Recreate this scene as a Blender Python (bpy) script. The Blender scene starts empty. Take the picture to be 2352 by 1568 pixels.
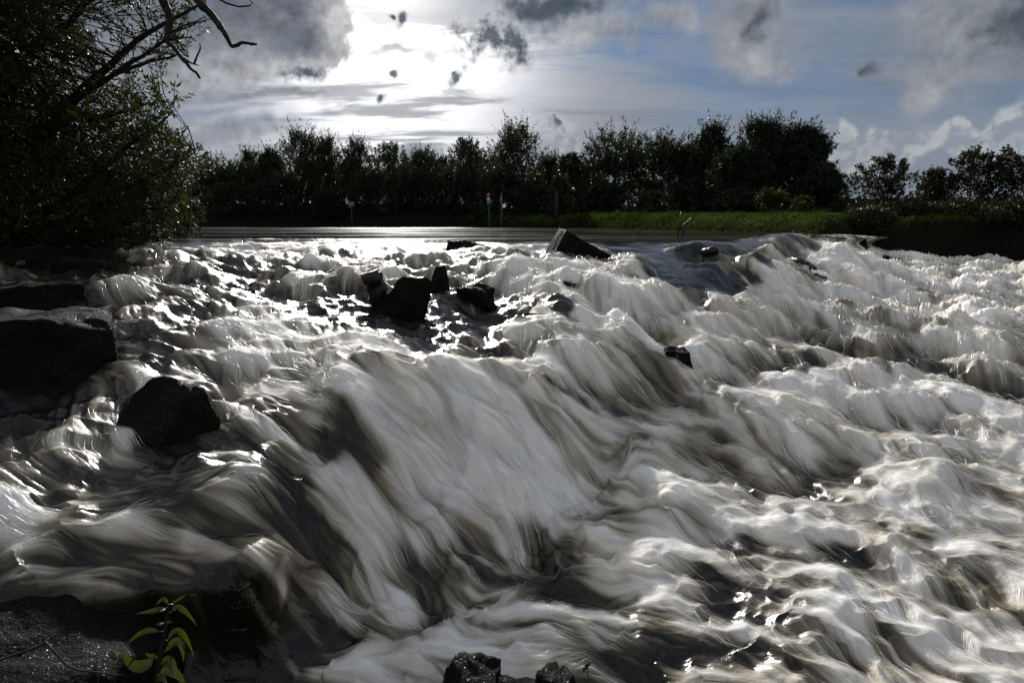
import bpy, math, random
import numpy as np
from mathutils import Vector

# ------------------------------------------------------------------ camera, sky, sun, exposure
sc = bpy.context.scene
W_P, H_P, F_P = 2352.0, 1568.0, 1568.8            # photograph measured on a 2352 x 1568 sheet; focal length in its pixels
PITCH = math.radians(9.75)
cam_data = bpy.data.cameras.new('camera')
cam = bpy.data.objects.new('camera', cam_data)
sc.collection.objects.link(cam)
sc.camera = cam
cam.location = (0, 0, 0)
cam.rotation_euler = (math.radians(90) - PITCH, 0, 0)
cam_data.sensor_width = 36.0
cam_data.lens = 36.0 * F_P / W_P
cam_data.clip_start = 0.05
cam_data.clip_end = 6000.0

SUN_AZ, SUN_EL = math.radians(-9.5), math.radians(23.0)     # in front of the camera, a little left
SUN_DIR = Vector((math.sin(SUN_AZ) * math.cos(SUN_EL), math.cos(SUN_AZ) * math.cos(SUN_EL), math.sin(SUN_EL)))
sun_data = bpy.data.lights.new('sun', 'SUN')
sun_data.energy = 5.0
sun_data.angle = math.radians(1.2)
sun_data.color = (1.0, 0.97, 0.93)
sun = bpy.data.objects.new('sun', sun_data)
sc.collection.objects.link(sun)
sun.rotation_euler = (-SUN_DIR).to_track_quat('-Z', 'Y').to_euler()

sc.view_settings.view_transform = 'Standard'
sc.view_settings.look = 'None'
sc.view_settings.exposure = 0.36
sc.view_settings.gamma = 1.0
sc.render.engine = 'CYCLES'
sc.cycles.max_bounces = 3
sc.cycles.diffuse_bounces = 1
sc.cycles.glossy_bounces = 2
sc.cycles.transmission_bounces = 4
sc.cycles.transparent_max_bounces = 8
sc.cycles.sample_clamp_indirect = 4.0


def ray(u, v):
    """Direction through a point of the photograph, y forward, z up."""
    x = (np.asarray(u, dtype=np.float64) - W_P / 2) / F_P
    yc = (H_P / 2 - np.asarray(v, dtype=np.float64)) / F_P
    c, s = math.cos(PITCH), math.sin(PITCH)
    return x, c + yc * s, yc * c - s


def at_y(u, v, Y):
    dx, dy, dz = ray(u, v)
    return np.stack([dx / dy * Y, np.broadcast_to(Y, np.shape(dx)) * 1.0, dz / dy * Y], -1)


def at_z(u, v, z):
    dx, dy, dz = ray(u, v)
    t = z / dz
    return np.stack([dx * t, dy * t, dz * t], -1)


class NT:
    """Small helper to write node trees."""
    def __init__(self, tree):
        self.t = tree
        tree.nodes.clear()

    def n(self, kind, **kw):
        nd = self.t.nodes.new(kind)
        for k, v in kw.items():
            setattr(nd, k, v)
        return nd

    def put(self, sock, val):
        if hasattr(val, 'is_output') or hasattr(val, 'links'):
            self.t.links.new(val, sock)
        else:
            sock.default_value = val

    def math(self, op, a, b=None, c=None, clamp=False):
        nd = self.n('ShaderNodeMath', operation=op, use_clamp=clamp)
        self.put(nd.inputs[0], a)
        if b is not None:
            self.put(nd.inputs[1], b)
        if c is not None:
            self.put(nd.inputs[2], c)
        return nd.outputs[0]

    def vmath(self, op, a, b=None, scale=None):
        nd = self.n('ShaderNodeVectorMath', operation=op)
        self.put(nd.inputs[0], a)
        if b is not None:
            self.put(nd.inputs[1], b)
        if scale is not None:
            self.put(nd.inputs[3], scale)
        return nd.outputs['Value'] if op in ('LENGTH', 'DOT_PRODUCT', 'DISTANCE') else nd.outputs[0]

    def smooth(self, x, lo, hi, a=0.0, b=1.0):
        nd = self.n('ShaderNodeMapRange', interpolation_type='SMOOTHSTEP')
        self.put(nd.inputs[0], x)
        for i, q in enumerate((lo, hi, a, b)):
            self.put(nd.inputs[i + 1], q)
        return nd.outputs[0]

    def mix(self, f, a, b, blend='MIX'):
        nd = self.n('ShaderNodeMix', data_type='RGBA', blend_type=blend)
        self.put(nd.inputs[0], f)
        self.put(nd.inputs[6], a)
        self.put(nd.inputs[7], b)
        return nd.outputs[2]

    def noise(self, vec, scale, detail=4.0, rough=0.55, dist=0.0, color=False):
        nd = self.n('ShaderNodeTexNoise')
        self.put(nd.inputs['Vector'], vec)
        nd.inputs['Scale'].default_value = scale
        nd.inputs['Detail'].default_value = detail
        nd.inputs['Roughness'].default_value = rough
        nd.inputs['Distortion'].default_value = dist
        return nd.outputs['Color' if color else 'Fac']

    def comb(self, x, y, z):
        nd = self.n('ShaderNodeCombineXYZ')
        for i, q in enumerate((x, y, z)):
            self.put(nd.inputs[i], q)
        return nd.outputs[0]


def az_el(u, v):
    dx, dy, dz = ray(u, v)
    return math.atan2(dx, dy), math.atan2(dz, math.hypot(dx, dy))


def build_world():
    w = bpy.data.worlds.new('World')
    sc.world = w
    w.use_nodes = True
    g = NT(w.node_tree)
    out = g.n('ShaderNodeOutputWorld')
    bg = g.n('ShaderNodeBackground')
    sky = g.n('ShaderNodeTexSky', sky_type='NISHITA')
    sky.sun_disc = False
    sky.sun_elevation = SUN_EL
    sky.sun_rotation = SUN_AZ
    sky.air_density = 1.0
    sky.dust_density = 1.0
    sky.ozone_density = 2.0
    tc = g.n('ShaderNodeTexCoord')
    d = g.vmath('NORMALIZE', tc.outputs['Generated'])
    sp = g.n('ShaderNodeSeparateXYZ')
    g.put(sp.inputs[0], d)
    az = g.math('ARCTAN2', sp.outputs[0], sp.outputs[1])
    el = g.math('ARCSINE', sp.outputs[2])
    P = g.comb(az, el, 0.0)                                        # sky map: azimuth, elevation
    # angle from the sun
    # glare drawn out up and down by the gap in the cloud
    ang = g.vmath('LENGTH', g.comb(g.math('MULTIPLY', g.math('SUBTRACT', az, SUN_AZ), 1.55), g.math('SUBTRACT', el, SUN_EL), 0.0))
    glow = g.math('EXPONENT', g.math('MULTIPLY', g.math('POWER', g.math('DIVIDE', ang, 0.23), 2.0), -1.0))
    glow_wide = g.math('EXPONENT', g.math('MULTIPLY', ang, -3.6))
    # noise fields on the sphere (even everywhere)
    nA = g.noise(g.vmath('MULTIPLY', d, (1.0, 1.0, 3.2)), 3.0, 4.0, 0.58, 0.4)         # stratus, drawn out flat
    inv = g.math('DIVIDE', 1.0, g.math('ADD', g.math('MAXIMUM', sp.outputs[2], 0.0), 0.10))           # a flat layer of cloud overhead
    layer = g.comb(g.math('MULTIPLY', g.math('MULTIPLY', sp.outputs[0], inv), 0.5), g.math('MULTIPLY', g.math('MULTIPLY', sp.outputs[1], inv), 1.5), 0.0)
    nS = g.noise(layer, 1.5, 6.0, 0.62, 0.5)
    nB = g.noise(d, 7.0, 5.0, 0.64, 0.0)                                               # cumulus edges
    nC = g.noise(d, 22.0, 5.0, 0.66, 0.0)
    nD = g.noise(d, 75.0, 3.0, 0.6, 0.0)
    nL = g.noise(g.vmath('ADD', d, (-0.004, 0.004, 0.010)), 22.0, 3.0, 0.6, 0.0)       # the same a step towards the sun: relief of the clouds
    relief = g.math('MULTIPLY', g.math('SUBTRACT', nC, nL), 1.5)
    warp = g.vmath('SUBTRACT', g.noise(d, 9.0, 3.0, 0.6, 0.0, color=True), (0.5, 0.5, 0.5))
    PW = g.vmath('ADD', P, g.vmath('MULTIPLY', warp, (0.13, 0.10, 0.0)))
    # clear sky: blue of the Nishita sky, dimmed
    base = g.vmath('MULTIPLY', sky.outputs[0], (0.050, 0.055, 0.062))
    base = g.mix(0.86, base, (0.060, 0.120, 0.240, 1))
    hz = g.smooth(el, 0.0, 0.26)
    base = g.mix(hz, (0.22, 0.25, 0.29, 1), base)
    # thin high cloud
    veil_col = g.mix(glow_wide, (0.150, 0.175, 0.215, 1), (0.60, 0.575, 0.575, 1))
    veil = g.smooth(g.math('ADD', g.math('ADD', nA, g.math('MULTIPLY', nS, 0.5)), g.math('MULTIPLY', glow_wide, 0.30)), 0.60, 0.88)
    low = g.smooth(el, 0.24, 0.05, 0.0, 0.85)
    veil = g.math('MAXIMUM', g.math('MULTIPLY', veil, 0.92), g.math('MULTIPLY', low, g.smooth(nS, 0.34, 0.58)))
    col = g.mix(veil, base, veil_col)
    # the light of the hidden sun through the thin cloud
    gl = g.math('MULTIPLY', glow, g.smooth(g.math('ADD', g.math('MULTIPLY', nA, 0.40), g.math('MULTIPLY', nS, 0.90)), 0.56, 0.68, 0.10, 1.0))
    gl = g.math('MULTIPLY', gl, 2.6)
    col = g.mix(1.0, col, g.mix(gl, (0, 0, 0, 1), (1.0, 0.99, 0.98, 1)), 'ADD')
    sun_core = g.math('EXPONENT', g.math('MULTIPLY', g.math('POWER', g.math('DIVIDE', ang, 0.10), 2.0), -1.0))
    col = g.mix(1.0, col, g.mix(g.math('MULTIPLY', sun_core, 1.2), (0, 0, 0, 1), (1.0, 0.99, 0.97, 1)), 'ADD')

    col = g.vmath('SCALE', col, scale=g.math('MULTIPLY_ADD', nS, 0.75, 0.64))          # thicker and thinner places in the layer
    ragged = g.math('ADD', g.math('MULTIPLY', g.math('SUBTRACT', nB, 0.5), 1.5), g.math('MULTIPLY', g.math('SUBTRACT', nC, 0.5), 0.5))
    tone = g.math('ADD', g.math('MULTIPLY_ADD', g.math('ADD', nC, nB), 0.26, 0.70), relief)
    wisps = g.math('MULTIPLY_ADD', g.math('SUBTRACT', nD, 0.5), 2.4, ragged)

    fluff = g.math('MULTIPLY_ADD', g.math('SUBTRACT', nD, 0.5), 0.7, ragged)

    def shape(blobs, rag=1.0, edge_noise=None):
        """Ragged outline of a set of clouds; centres and half-axes were read off the photograph."""
        r = None
        for (u, v, ru, rv) in blobs:
            a0, e0 = az_el(u, v)
            q = g.n('ShaderNodeVectorMath', operation='MULTIPLY_ADD')
            g.put(q.inputs[0], PW)
            q.inputs[1].default_value = (F_P / ru, F_P / rv, 0)
            q.inputs[2].default_value = (-a0 * F_P / ru, -e0 * F_P / rv, 0)
            k = g.vmath('LENGTH', q.outputs[0])
            r = k if r is None else g.math('SMOOTH_MIN', r, k, 0.35)
        return g.math('MULTIPLY_ADD', edge_noise or ragged, rag, r)

    inner = g.smooth(g.math('ADD', g.math('MULTIPLY', nB, 0.6), g.math('MULTIPLY', nC, 0.4)), 0.38, 0.64)

    def clouds(col, blobs, core, edge, soft=0.4, rag=1.0, alpha=1.0, depth=0.8, edge_noise=None, mottled=False):
        r = shape(blobs, rag, edge_noise)
        m = g.smooth(r, 1.0 + soft * 0.5, 1.0 - soft, 0.0, alpha)
        lit = g.mix(glow_wide, edge, (0.85, 0.83, 0.82, 1))
        c = g.mix(inner if mottled else g.smooth(r, 1.05, 1.05 - depth), lit, core)
        return g.mix(m, col, g.vmath('SCALE', c, scale=tone))

    # flat grey streaks low on the left, blue-grey veil right of the bright gap
    col = clouds(col, [(620, 232, 190, 14), (500, 312, 260, 36), (930, 128, 160, 20), (430, 200, 90, 30)], (0.215, 0.235, 0.275, 1), (0.34, 0.345, 0.37, 1), 0.9, 1.0, 0.8)
    # big grey bank at the upper left, running on beyond the frame
    col = clouds(col, [(480, 20, 260, 140), (655, 75, 105, 92), (640, -20, 115, 120), (250, -30, 300, 150), (-60, -140, 420, 270)], (0.115, 0.130, 0.160, 1), (0.150, 0.165, 0.195, 1), 0.12, 0.34, 1.0, 0.9, fluff)
    # pale ragged clouds on the right
    col = clouds(col, [(1740, 40, 60, 90), (1760, 150, 85, 40), (2190, 60, 150, 110), (1530, 30, 90, 42), (2130, 190, 60, 50), (1400, 60, 150, 40)], (0.150, 0.165, 0.185, 1), (0.33, 0.335, 0.34, 1), 0.9, 1.0, 0.88, mottled=True)
    # small dark puffs in front of the glare, ragged dark cloud, dark clouds cut by the upper edge
    col = clouds(col, [(912, 68, 28, 20), (880, 66, 14, 9), (918, 178, 22, 17), (900, 250, 19, 12), (1062, 172, 17, 26), (1290, 300, 32, 20), (690, 180, 42, 26),
                       (1110, 104, 88, 42), (1175, 100, 46, 60)], (0.070, 0.088, 0.115, 1), (0.28, 0.30, 0.33, 1), 0.8, 0.7, 0.96, 0.9, wisps)
    col = clouds(col, [(1290, 0, 190, 40), (2360, 30, 130, 80), (1765, 50, 36, 52), (1975, 150, 32, 26)], (0.055, 0.072, 0.092, 1), (0.15, 0.17, 0.20, 1), 0.9, 0.9, 0.9, 0.9, fluff)
    # heaped clouds low on the right, lit from behind
    r = shape([(1990, 340, 130, 44), (2110, 312, 66, 30), (2255, 312, 80, 38), (2262, 292, 36, 20), (2390, 280, 60, 60), (1270, 352, 70, 22), (950, 345, 70, 16)], 0.42, fluff)
    m = g.math('MULTIPLY', g.smooth(r, 1.12, 0.80, 0.0, 0.85), g.smooth(el, 0.01, 0.09, 0.3, 1.0))
    lit = g.math('MULTIPLY', g.smooth(r, 0.2, 0.95, 0.45, 1.0), g.math('MULTIPLY_ADD', relief, 6.0, 0.5, clamp=True))
    col = g.mix(m, col, g.mix(lit, (0.205, 0.235, 0.275, 1), (0.38, 0.39, 0.395, 1)))
    # unseen broken cloud over the rest of the sky, brightened to light the water
    rest = g.smooth(g.math('ADD', g.math('ABSOLUTE', az), g.math('MAXIMUM', g.math('MULTIPLY', g.math('SUBTRACT', el, 0.36), 3.0), 0.0)), 0.72, 1.0)
    bro = g.smooth(g.noise(d, 2.6, 4.0, 0.6, 0.0), 0.44, 0.60)
    col = g.mix(g.math('MULTIPLY', g.math('MULTIPLY', rest, bro), 0.9), col, g.mix(nB, (0.30, 0.305, 0.315, 1), (1.10, 1.06, 1.00, 1)))
    below = g.smooth(el, -0.10, 0.0)
    col = g.mix(below, (0.02, 0.02, 0.018, 1), col)
    g.put(bg.inputs['Color'], col)
    bg.inputs['Strength'].default_value = 1.0
    w.cycles.sampling_method = 'MANUAL'
    w.cycles.sample_map_resolution = 512
    g.t.links.new(bg.outputs[0], out.inputs[0])


build_world()

# ------------------------------------------------------------------ helpers: noise, meshes, tags
RNG = np.random.default_rng(7)
random.seed(7)
TEX = RNG.random((512, 512)).astype(np.float32) * 2 - 1


def vnoise(x, y, seed=0):
    """Smooth value noise, about -1..1."""
    x = np.asarray(x, np.float32) + seed * 17.31
    y = np.asarray(y, np.float32) + seed * 41.77
    xf, yf = np.floor(x), np.floor(y)
    fx, fy = x - xf, y - yf
    xi, yi = xf.astype(np.int32) & 511, yf.astype(np.int32) & 511
    x1, y1 = (xi + 1) & 511, (yi + 1) & 511
    fx = fx * fx * (3 - 2 * fx)
    fy = fy * fy * (3 - 2 * fy)
    a = TEX[yi, xi]; b = TEX[yi, x1]; c = TEX[y1, xi]; e = TEX[y1, x1]
    top = a + (b - a) * fx
    return top + (c + (e - c) * fx - top) * fy


def fbm(x, y, octs=4, seed=0, gain=0.5):
    s, amp, k = 0, 1.0, 1.0
    for o in range(octs):
        s = s + amp * vnoise(x * k, y * k, seed + o * 3)
        amp *= gain
        k *= 2.03
    return s


def sstep(x, a, b):
    t = np.clip((x - a) / (b - a), 0, 1)
    return t * t * (3 - 2 * t)


def mesh_from(name, V, quads=None, tris=None, mat=None, smooth=True):
    V = np.asarray(V, np.float32).reshape(-1, 3)
    me = bpy.data.meshes.new(name)
    nq = 0 if quads is None else len(quads)
    nt = 0 if tris is None else len(tris)
    me.vertices.add(len(V))
    me.vertices.foreach_set('co', V.ravel())
    loops = []
    if nq:
        loops.append(np.asarray(quads, np.int32).ravel())
    if nt:
        loops.append(np.asarray(tris, np.int32).ravel())
    loops = np.concatenate(loops)
    starts = np.concatenate([np.arange(nq, dtype=np.int32) * 4, nq * 4 + np.arange(nt, dtype=np.int32) * 3])
    me.loops.add(len(loops))
    me.loops.foreach_set('vertex_index', loops)
    me.polygons.add(nq + nt)
    me.polygons.foreach_set('loop_start', starts)
    if smooth:
        me.polygons.foreach_set('use_smooth', np.ones(nq + nt, bool))
    me.update(calc_edges=True)
    if mat:
        me.materials.append(mat)
    return me


def link(name, me, parent=None):
    o = bpy.data.objects.new(name, me)
    sc.collection.objects.link(o)
    if parent:
        o.parent = parent
    return o


def tag(o, label=None, category=None, group=None, kind=None):
    if label:
        o['label'] = label
    if category:
        o['category'] = category
    if group:
        o['group'] = group
    if kind:
        o['kind'] = kind
    return o


def empty(name, loc):
    o = bpy.data.objects.new(name, None)
    sc.collection.objects.link(o)
    o.location = loc
    o.empty_display_size = 0.1
    return o


class Geo:
    """Collects tubes, leaves and loose polygons into one mesh."""
    def __init__(self):
        self.V, self.Q, self.T, self.n = [], [], [], 0

    def add(self, V, Q=None, T=None):
        V = np.asarray(V, np.float32).reshape(-1, 3)
        if Q is not None and len(Q):
            self.Q.append(np.asarray(Q, np.int32) + self.n)
        if T is not None and len(T):
            self.T.append(np.asarray(T, np.int32) + self.n)
        self.V.append(V)
        self.n += len(V)

    def tube(self, pts, radii, sides=6):
        pts = np.asarray(pts, np.float64)
        k = len(pts)
        radii = np.broadcast_to(np.asarray(radii, np.float64), (k,))
        tan = np.gradient(pts, axis=0)
        tan /= np.linalg.norm(tan, axis=1, keepdims=True) + 1e-9
        ref = np.array([0.31, 0.2, 0.93]) if abs(tan[0, 2]) < 0.8 else np.array([1.0, 0.1, 0])
        a = np.cross(tan, ref)
        a /= np.linalg.norm(a, axis=1, keepdims=True) + 1e-9
        b = np.cross(tan, a)
        th = np.arange(sides) * 2 * math.pi / sides
        V = pts[:, None] + radii[:, None, None] * (np.cos(th)[None, :, None] * a[:, None] + np.sin(th)[None, :, None] * b[:, None])
        i = np.arange(k - 1)[:, None] * sides
        j = np.arange(sides)[None]
        j2 = (j + 1) % sides
        Q = np.stack([i + j, i + j2, i + sides + j2, i + sides + j], -1).reshape(-1, 4)
        V = np.concatenate([V.reshape(-1, 3), pts[:1], pts[-1:]])
        T0 = np.stack([np.full(sides, k * sides), j2[0], j[0]], -1)
        base = (k - 1) * sides
        T1 = np.stack([np.full(sides, k * sides + 1), base + j[0], base + j2[0]], -1)
        self.add(V, Q, np.concatenate([T0, T1]))

    def leaves(self, P, D, L, Wd, rng, fold=0.25, droop=0.0, small=False):
        """Diamond leaves at P along D."""
        n = len(P)
        D = D / (np.linalg.norm(D, axis=1, keepdims=True) + 1e-9)
        R = rng.normal(size=(n, 3))
        S = np.cross(D, R)
        S /= np.linalg.norm(S, axis=1, keepdims=True) + 1e-9
        N = np.cross(S, D)
        L = np.broadcast_to(L, (n,))[:, None]
        Wd = np.broadcast_to(Wd, (n,))[:, None]
        mid = P + D * L * 0.45
        tip = P + D * L + np.array([0, 0, -1.0]) * L * droop
        s1 = mid + S * Wd * 0.5 + N * Wd * fold
        s2 = mid - S * Wd * 0.5 + N * Wd * fold
        if small:                                             # far leaves: one narrow triangle each
            V = np.stack([P + S * Wd * 0.35, tip, P - S * Wd * 0.35 + N * Wd * fold], 1).reshape(-1, 3)
            self.add(V, None, np.arange(n * 3).reshape(-1, 3))
            return
        V = np.stack([P, s1, tip, s2], 1).reshape(-1, 3)
        k = np.arange(n)[:, None] * 4
        T = np.concatenate([k + np.array([[0, 1, 2]]), k + np.array([[0, 2, 3]])])
        self.add(V, None, T)

    def mesh(self, name, mat, smooth=True):
        return mesh_from(name, np.concatenate(self.V), np.concatenate(self.Q) if self.Q else None,
                         np.concatenate(self.T) if self.T else None, mat, smooth)


# ------------------------------------------------------------------ materials
def material(name):
    m = bpy.data.materials.new(name)
    m.use_nodes = True
    g = NT(m.node_tree)
    out = g.n('ShaderNodeOutputMaterial')
    return m, g, out


def principled(g, out, color, rough=0.6, spec=0.5, normal=None):
    b = g.n('ShaderNodeBsdfPrincipled')
    g.put(b.inputs['Base Color'], color)
    g.put(b.inputs['Roughness'], rough)
    g.put(b.inputs['Specular IOR Level'], spec)
    if normal is not None:
        g.put(b.inputs['Normal'], normal)
    g.t.links.new(b.outputs[0], out.inputs[0])
    return b


def bump(g, h, strength=0.5, dist=0.02):
    b = g.n('ShaderNodeBump')
    b.inputs['Strength'].default_value = strength
    b.inputs['Distance'].default_value = dist
    g.put(b.inputs['Height'], h)
    return b.outputs[0]


def mat_leaf(name, c1, c2, trans=0.5, rough=0.45, spec=0.4):
    m, g, out = material(name)
    geo = g.n('ShaderNodeNewGeometry')
    pos = geo.outputs['Position']
    n1 = g.noise(pos, 1.3, 3.0)
    n2 = geo.outputs['Random Per Island']
    f = g.math('ADD', g.math('MULTIPLY', n1, 0.6), g.math('MULTIPLY', n2, 0.5), clamp=True)
    c = g.mix(f, c1, c2)
    b = g.n('ShaderNodeBsdfPrincipled')
    g.put(b.inputs['Base Color'], c)
    b.inputs['Roughness'].default_value = rough
    b.inputs['Specular IOR Level'].default_value = spec
    t = g.n('ShaderNodeBsdfTranslucent')
    g.put(t.inputs[0], g.mix(1.0, c, (1.2, 1.35, 0.6, 1), 'MULTIPLY'))
    mx = g.n('ShaderNodeMixShader')
    mx.inputs[0].default_value = trans
    g.t.links.new(b.outputs[0], mx.inputs[1])
    g.t.links.new(t.outputs[0], mx.inputs[2])
    g.t.links.new(mx.outputs[0], out.inputs[0])
    return m


def mat_bark(name, c1, c2, rough=0.8):
    m, g, out = material(name)
    tc = g.n('ShaderNodeTexCoord')
    n = g.noise(g.vmath('MULTIPLY', tc.outputs['Object'], (1, 1, 0.3)), 26.0, 5.0, 0.6)
    principled(g, out, g.mix(n, c1, c2), rough, 0.3, bump(g, n, 0.6, 0.01))
    return m


def mat_rock():
    m, g, out = material('wet_rock')
    tc = g.n('ShaderNodeTexCoord')
    geo = g.n('ShaderNodeNewGeometry')
    p = geo.outputs['Position']
    n1 = g.noise(p, 6.0, 6.0, 0.6)
    n2 = g.noise(p, 45.0, 4.0, 0.65)
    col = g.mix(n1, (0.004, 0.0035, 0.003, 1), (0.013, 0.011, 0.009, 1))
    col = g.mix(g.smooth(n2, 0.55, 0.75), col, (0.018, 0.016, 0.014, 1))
    wet = g.math('MULTIPLY', g.smooth(g.noise(p, 210.0, 3.0, 0.6), 0.60, 0.68), g.smooth(n1, 0.38, 0.56))
    rough = g.math('MULTIPLY_ADD', wet, -0.6, 0.8)
    h = g.math('ADD', g.math('MULTIPLY', n1, 0.6), g.math('MULTIPLY', n2, 0.4))
    principled(g, out, col, rough, g.math('MULTIPLY_ADD', wet, 0.8, 0.03), bump(g, h, 1.0, 0.03))
    return m


def mat_plain(name, c, rough=0.6, metal=0.0, spec=0.4, var=0.25):
    m, g, out = material(name)
    geo = g.n('ShaderNodeNewGeometry')
    n = g.noise(geo.outputs['Position'], 12.0, 4.0)
    c2 = tuple(x * (1 - var) for x in c[:3]) + (1,)
    b = principled(g, out, g.mix(n, c2, c), rough, spec)
    b.inputs['Metallic'].default_value = metal
    return m


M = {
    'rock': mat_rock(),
    'bark': mat_bark('willow_bark', (0.006, 0.005, 0.004, 1), (0.020, 0.016, 0.013, 1)),
    'drift': mat_bark('wet_driftwood', (0.006, 0.005, 0.004, 1), (0.022, 0.018, 0.015, 1), 0.4),
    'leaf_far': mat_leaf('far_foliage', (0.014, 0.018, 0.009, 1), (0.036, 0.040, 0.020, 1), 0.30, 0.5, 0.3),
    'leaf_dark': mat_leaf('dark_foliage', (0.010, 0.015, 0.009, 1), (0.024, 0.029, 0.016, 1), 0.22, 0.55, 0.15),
    'leaf_yellow': mat_leaf('yellowing_foliage', (0.016, 0.016, 0.005, 1), (0.040, 0.034, 0.010, 1), 0.35, 0.6, 0.1),
    'leaf_willow': mat_leaf('willow_leaf', (0.012, 0.018, 0.005, 1), (0.030, 0.031, 0.009, 1), 0.38, 0.5, 0.10),
    'leaf_bush': mat_leaf('bush_leaf', (0.014, 0.016, 0.010, 1), (0.030, 0.026, 0.016, 1), 0.22, 0.55, 0.10),
    'leaf_fresh': mat_leaf('fresh_leaf', (0.015, 0.024, 0.004, 1), (0.036, 0.042, 0.007, 1), 0.42, 0.4),
    'grass': mat_leaf('bank_grass', (0.010, 0.015, 0.004, 1), (0.026, 0.033, 0.009, 1), 0.45, 0.8, 0.02),
    'steel': mat_plain('galvanised_post', (0.09, 0.10, 0.12, 1), 0.5, 0.2),
    'white': mat_plain('white_sign_face', (0.62, 0.62, 0.64, 1), 0.5),
    'red': mat_plain('red_sign_face', (0.35, 0.10, 0.08, 1), 0.5),
    'greybox': mat_plain('grey_box', (0.13, 0.15, 0.19, 1), 0.5),
    'timber': mat_bark('dark_timber', (0.008, 0.007, 0.006, 1), (0.02, 0.017, 0.014, 1)),
}

# ------------------------------------------------------------------ ground: banks and river bed, one sheet to the horizon
POOL, LOW = -0.28, -1.5
CHANNEL = np.array([(-3.2, -6), (-2.7, 0.6), (-2.9, 2.6), (-4.3, 4.4), (-5.3, 7.0), (-6.6, 11), (-10, 20), (-21, 45), (-44, 66.5),
                    (-20, 68), (-4.6, 66.5), (-3.4, 61), (3.9, 49), (7.2, 35), (8.0, 25), (8.3, 20.0), (9.7, 18.9), (13.0, 21.6), (15.4, 22.2), (16.2, 20.6), (18, 14), (18, 3), (16, -6)], float)


def channel_sd(x, y):
    """Signed distance to the river's edge, negative over the water."""
    x = np.asarray(x, float); y = np.asarray(y, float)
    d2 = np.full(x.shape, 1e18)
    inside = np.zeros(x.shape, bool)
    n = len(CHANNEL)
    for i in range(n):
        ax, ay = CHANNEL[i]
        bx, by = CHANNEL[(i + 1) % n]
        ex, ey = bx - ax, by - ay
        t = np.clip(((x - ax) * ex + (y - ay) * ey) / (ex * ex + ey * ey), 0, 1)
        d2 = np.minimum(d2, (x - ax - t * ex) ** 2 + (y - ay - t * ey) ** 2)
        if abs(ey) > 1e-9:
            c = ((ay > y) != (by > y)) & (x < ex * (y - ay) / ey + ax)
            inside ^= c
    d = np.sqrt(d2)
    return np.where(inside, -d, d)


def ground_h(x, y):
    x = np.asarray(x, float); y = np.asarray(y, float)
    sd = channel_sd(x, y)
    lump = 0.10 * fbm(x * 0.9, y * 0.9, 3, 5) + 0.05 * fbm(x * 3.1, y * 3.1, 2, 9)
    far = sstep(y, 16, 55)
    top = 0.20 + 0.52 * far                               # bank top above the lens: higher further off
    top = np.where(x < -2, np.where(y > 30, 1.22, 0.05), top)
    top = top + 1.1 * sstep(sd - 5.0 * sstep(x, -6, 2), 5.0, 14.0) * sstep(y, 38, 50)   # ground rises behind the far trees
    right = sstep(x, 8.5, 11) * sstep(-y, -26, -22)       # lower bank right of the weir
    foot = POOL - 0.25 - 0.80 * right
    z = foot + (top - foot) * sstep(sd, 0.0, 1.9 - 1.1 * right) + lump * sstep(sd, -0.5, 0.8)
    bed = -2.3 + 0.0 * x
    z = np.where(sd < 0, foot + (bed - foot) * sstep(-sd, 0, 1.2), z)
    # bank at the camera's feet
    near = sstep(-y, -1.75, -1.05) * sstep(-np.abs(x), -6, -4)
    z = np.maximum(z, -2.3 + near * 1.25 + 0.04 * fbm(x * 4, y * 4, 3, 2) * near)
    return z


def build_ground():
    rad = np.concatenate([np.geomspace(0.5, 12, 70), np.geomspace(12.2, 90, 150), np.geomspace(93, 3000, 30)])
    th = np.radians(np.concatenate([np.arange(-60, 60, 0.5), np.arange(60, 300, 4.0)]))
    R, T = np.meshgrid(rad, th, indexing='ij')
    X, Y = R * np.sin(T), R * np.cos(T)
    Z = ground_h(X, Y)
    nr, nt = R.shape
    V = np.stack([X, Y, Z], -1).reshape(-1, 3)
    i = np.arange(nr - 1)[:, None] * nt
    j = np.arange(nt)[None]
    j2 = (j + 1) % nt
    Q = np.stack([i + j, i + j2, i + nt + j2, i + nt + j], -1).reshape(-1, 4)[:, ::-1]
    V = np.concatenate([V, [[0, 0, float(ground_h(0.0, 0.0))]]])
    T3 = np.stack([np.full(nt, len(V) - 1), j2[0], j[0]], -1)[:, ::-1]
    m, g, out = material('bank_soil_and_grass')
    geo = g.n('ShaderNodeNewGeometry')
    p = geo.outputs['Position']
    sp = g.n('ShaderNodeSeparateXYZ')
    g.put(sp.inputs[0], geo.outputs['Normal'])
    n1 = g.noise(p, 1.1, 5.0, 0.6)
    n2 = g.noise(p, 9.0, 4.0, 0.6)
    soil = g.mix(n2, (0.006, 0.005, 0.004, 1), (0.018, 0.015, 0.011, 1))
    grass = g.mix(n1, (0.018, 0.030, 0.007, 1), (0.040, 0.058, 0.013, 1))
    px = g.n('ShaderNodeSeparateXYZ')
    g.put(px.inputs[0], p)
    f = g.smooth(g.math('ADD', sp.outputs[2], g.math('MULTIPLY', n1, 0.25)), 0.86, 1.0)
    f = g.math('MULTIPLY', f, g.smooth(px.outputs[2], -0.25, 0.1))
    f = g.math('MULTIPLY', f, g.smooth(px.outputs[0], -5.5, -3.0))
    f = g.math('MULTIPLY', f, g.smooth(px.outputs[2], 1.0, 0.82))
    principled(g, out, g.mix(f, soil, grass), 0.95, 0.0, bump(g, g.math('ADD', n1, n2), 0.8, 0.08))
    o = link('ground', mesh_from('ground', V, Q, T3, m))
    tag(o, 'dark earth and grass banks around the river', None, None, 'structure')


build_ground()

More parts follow.
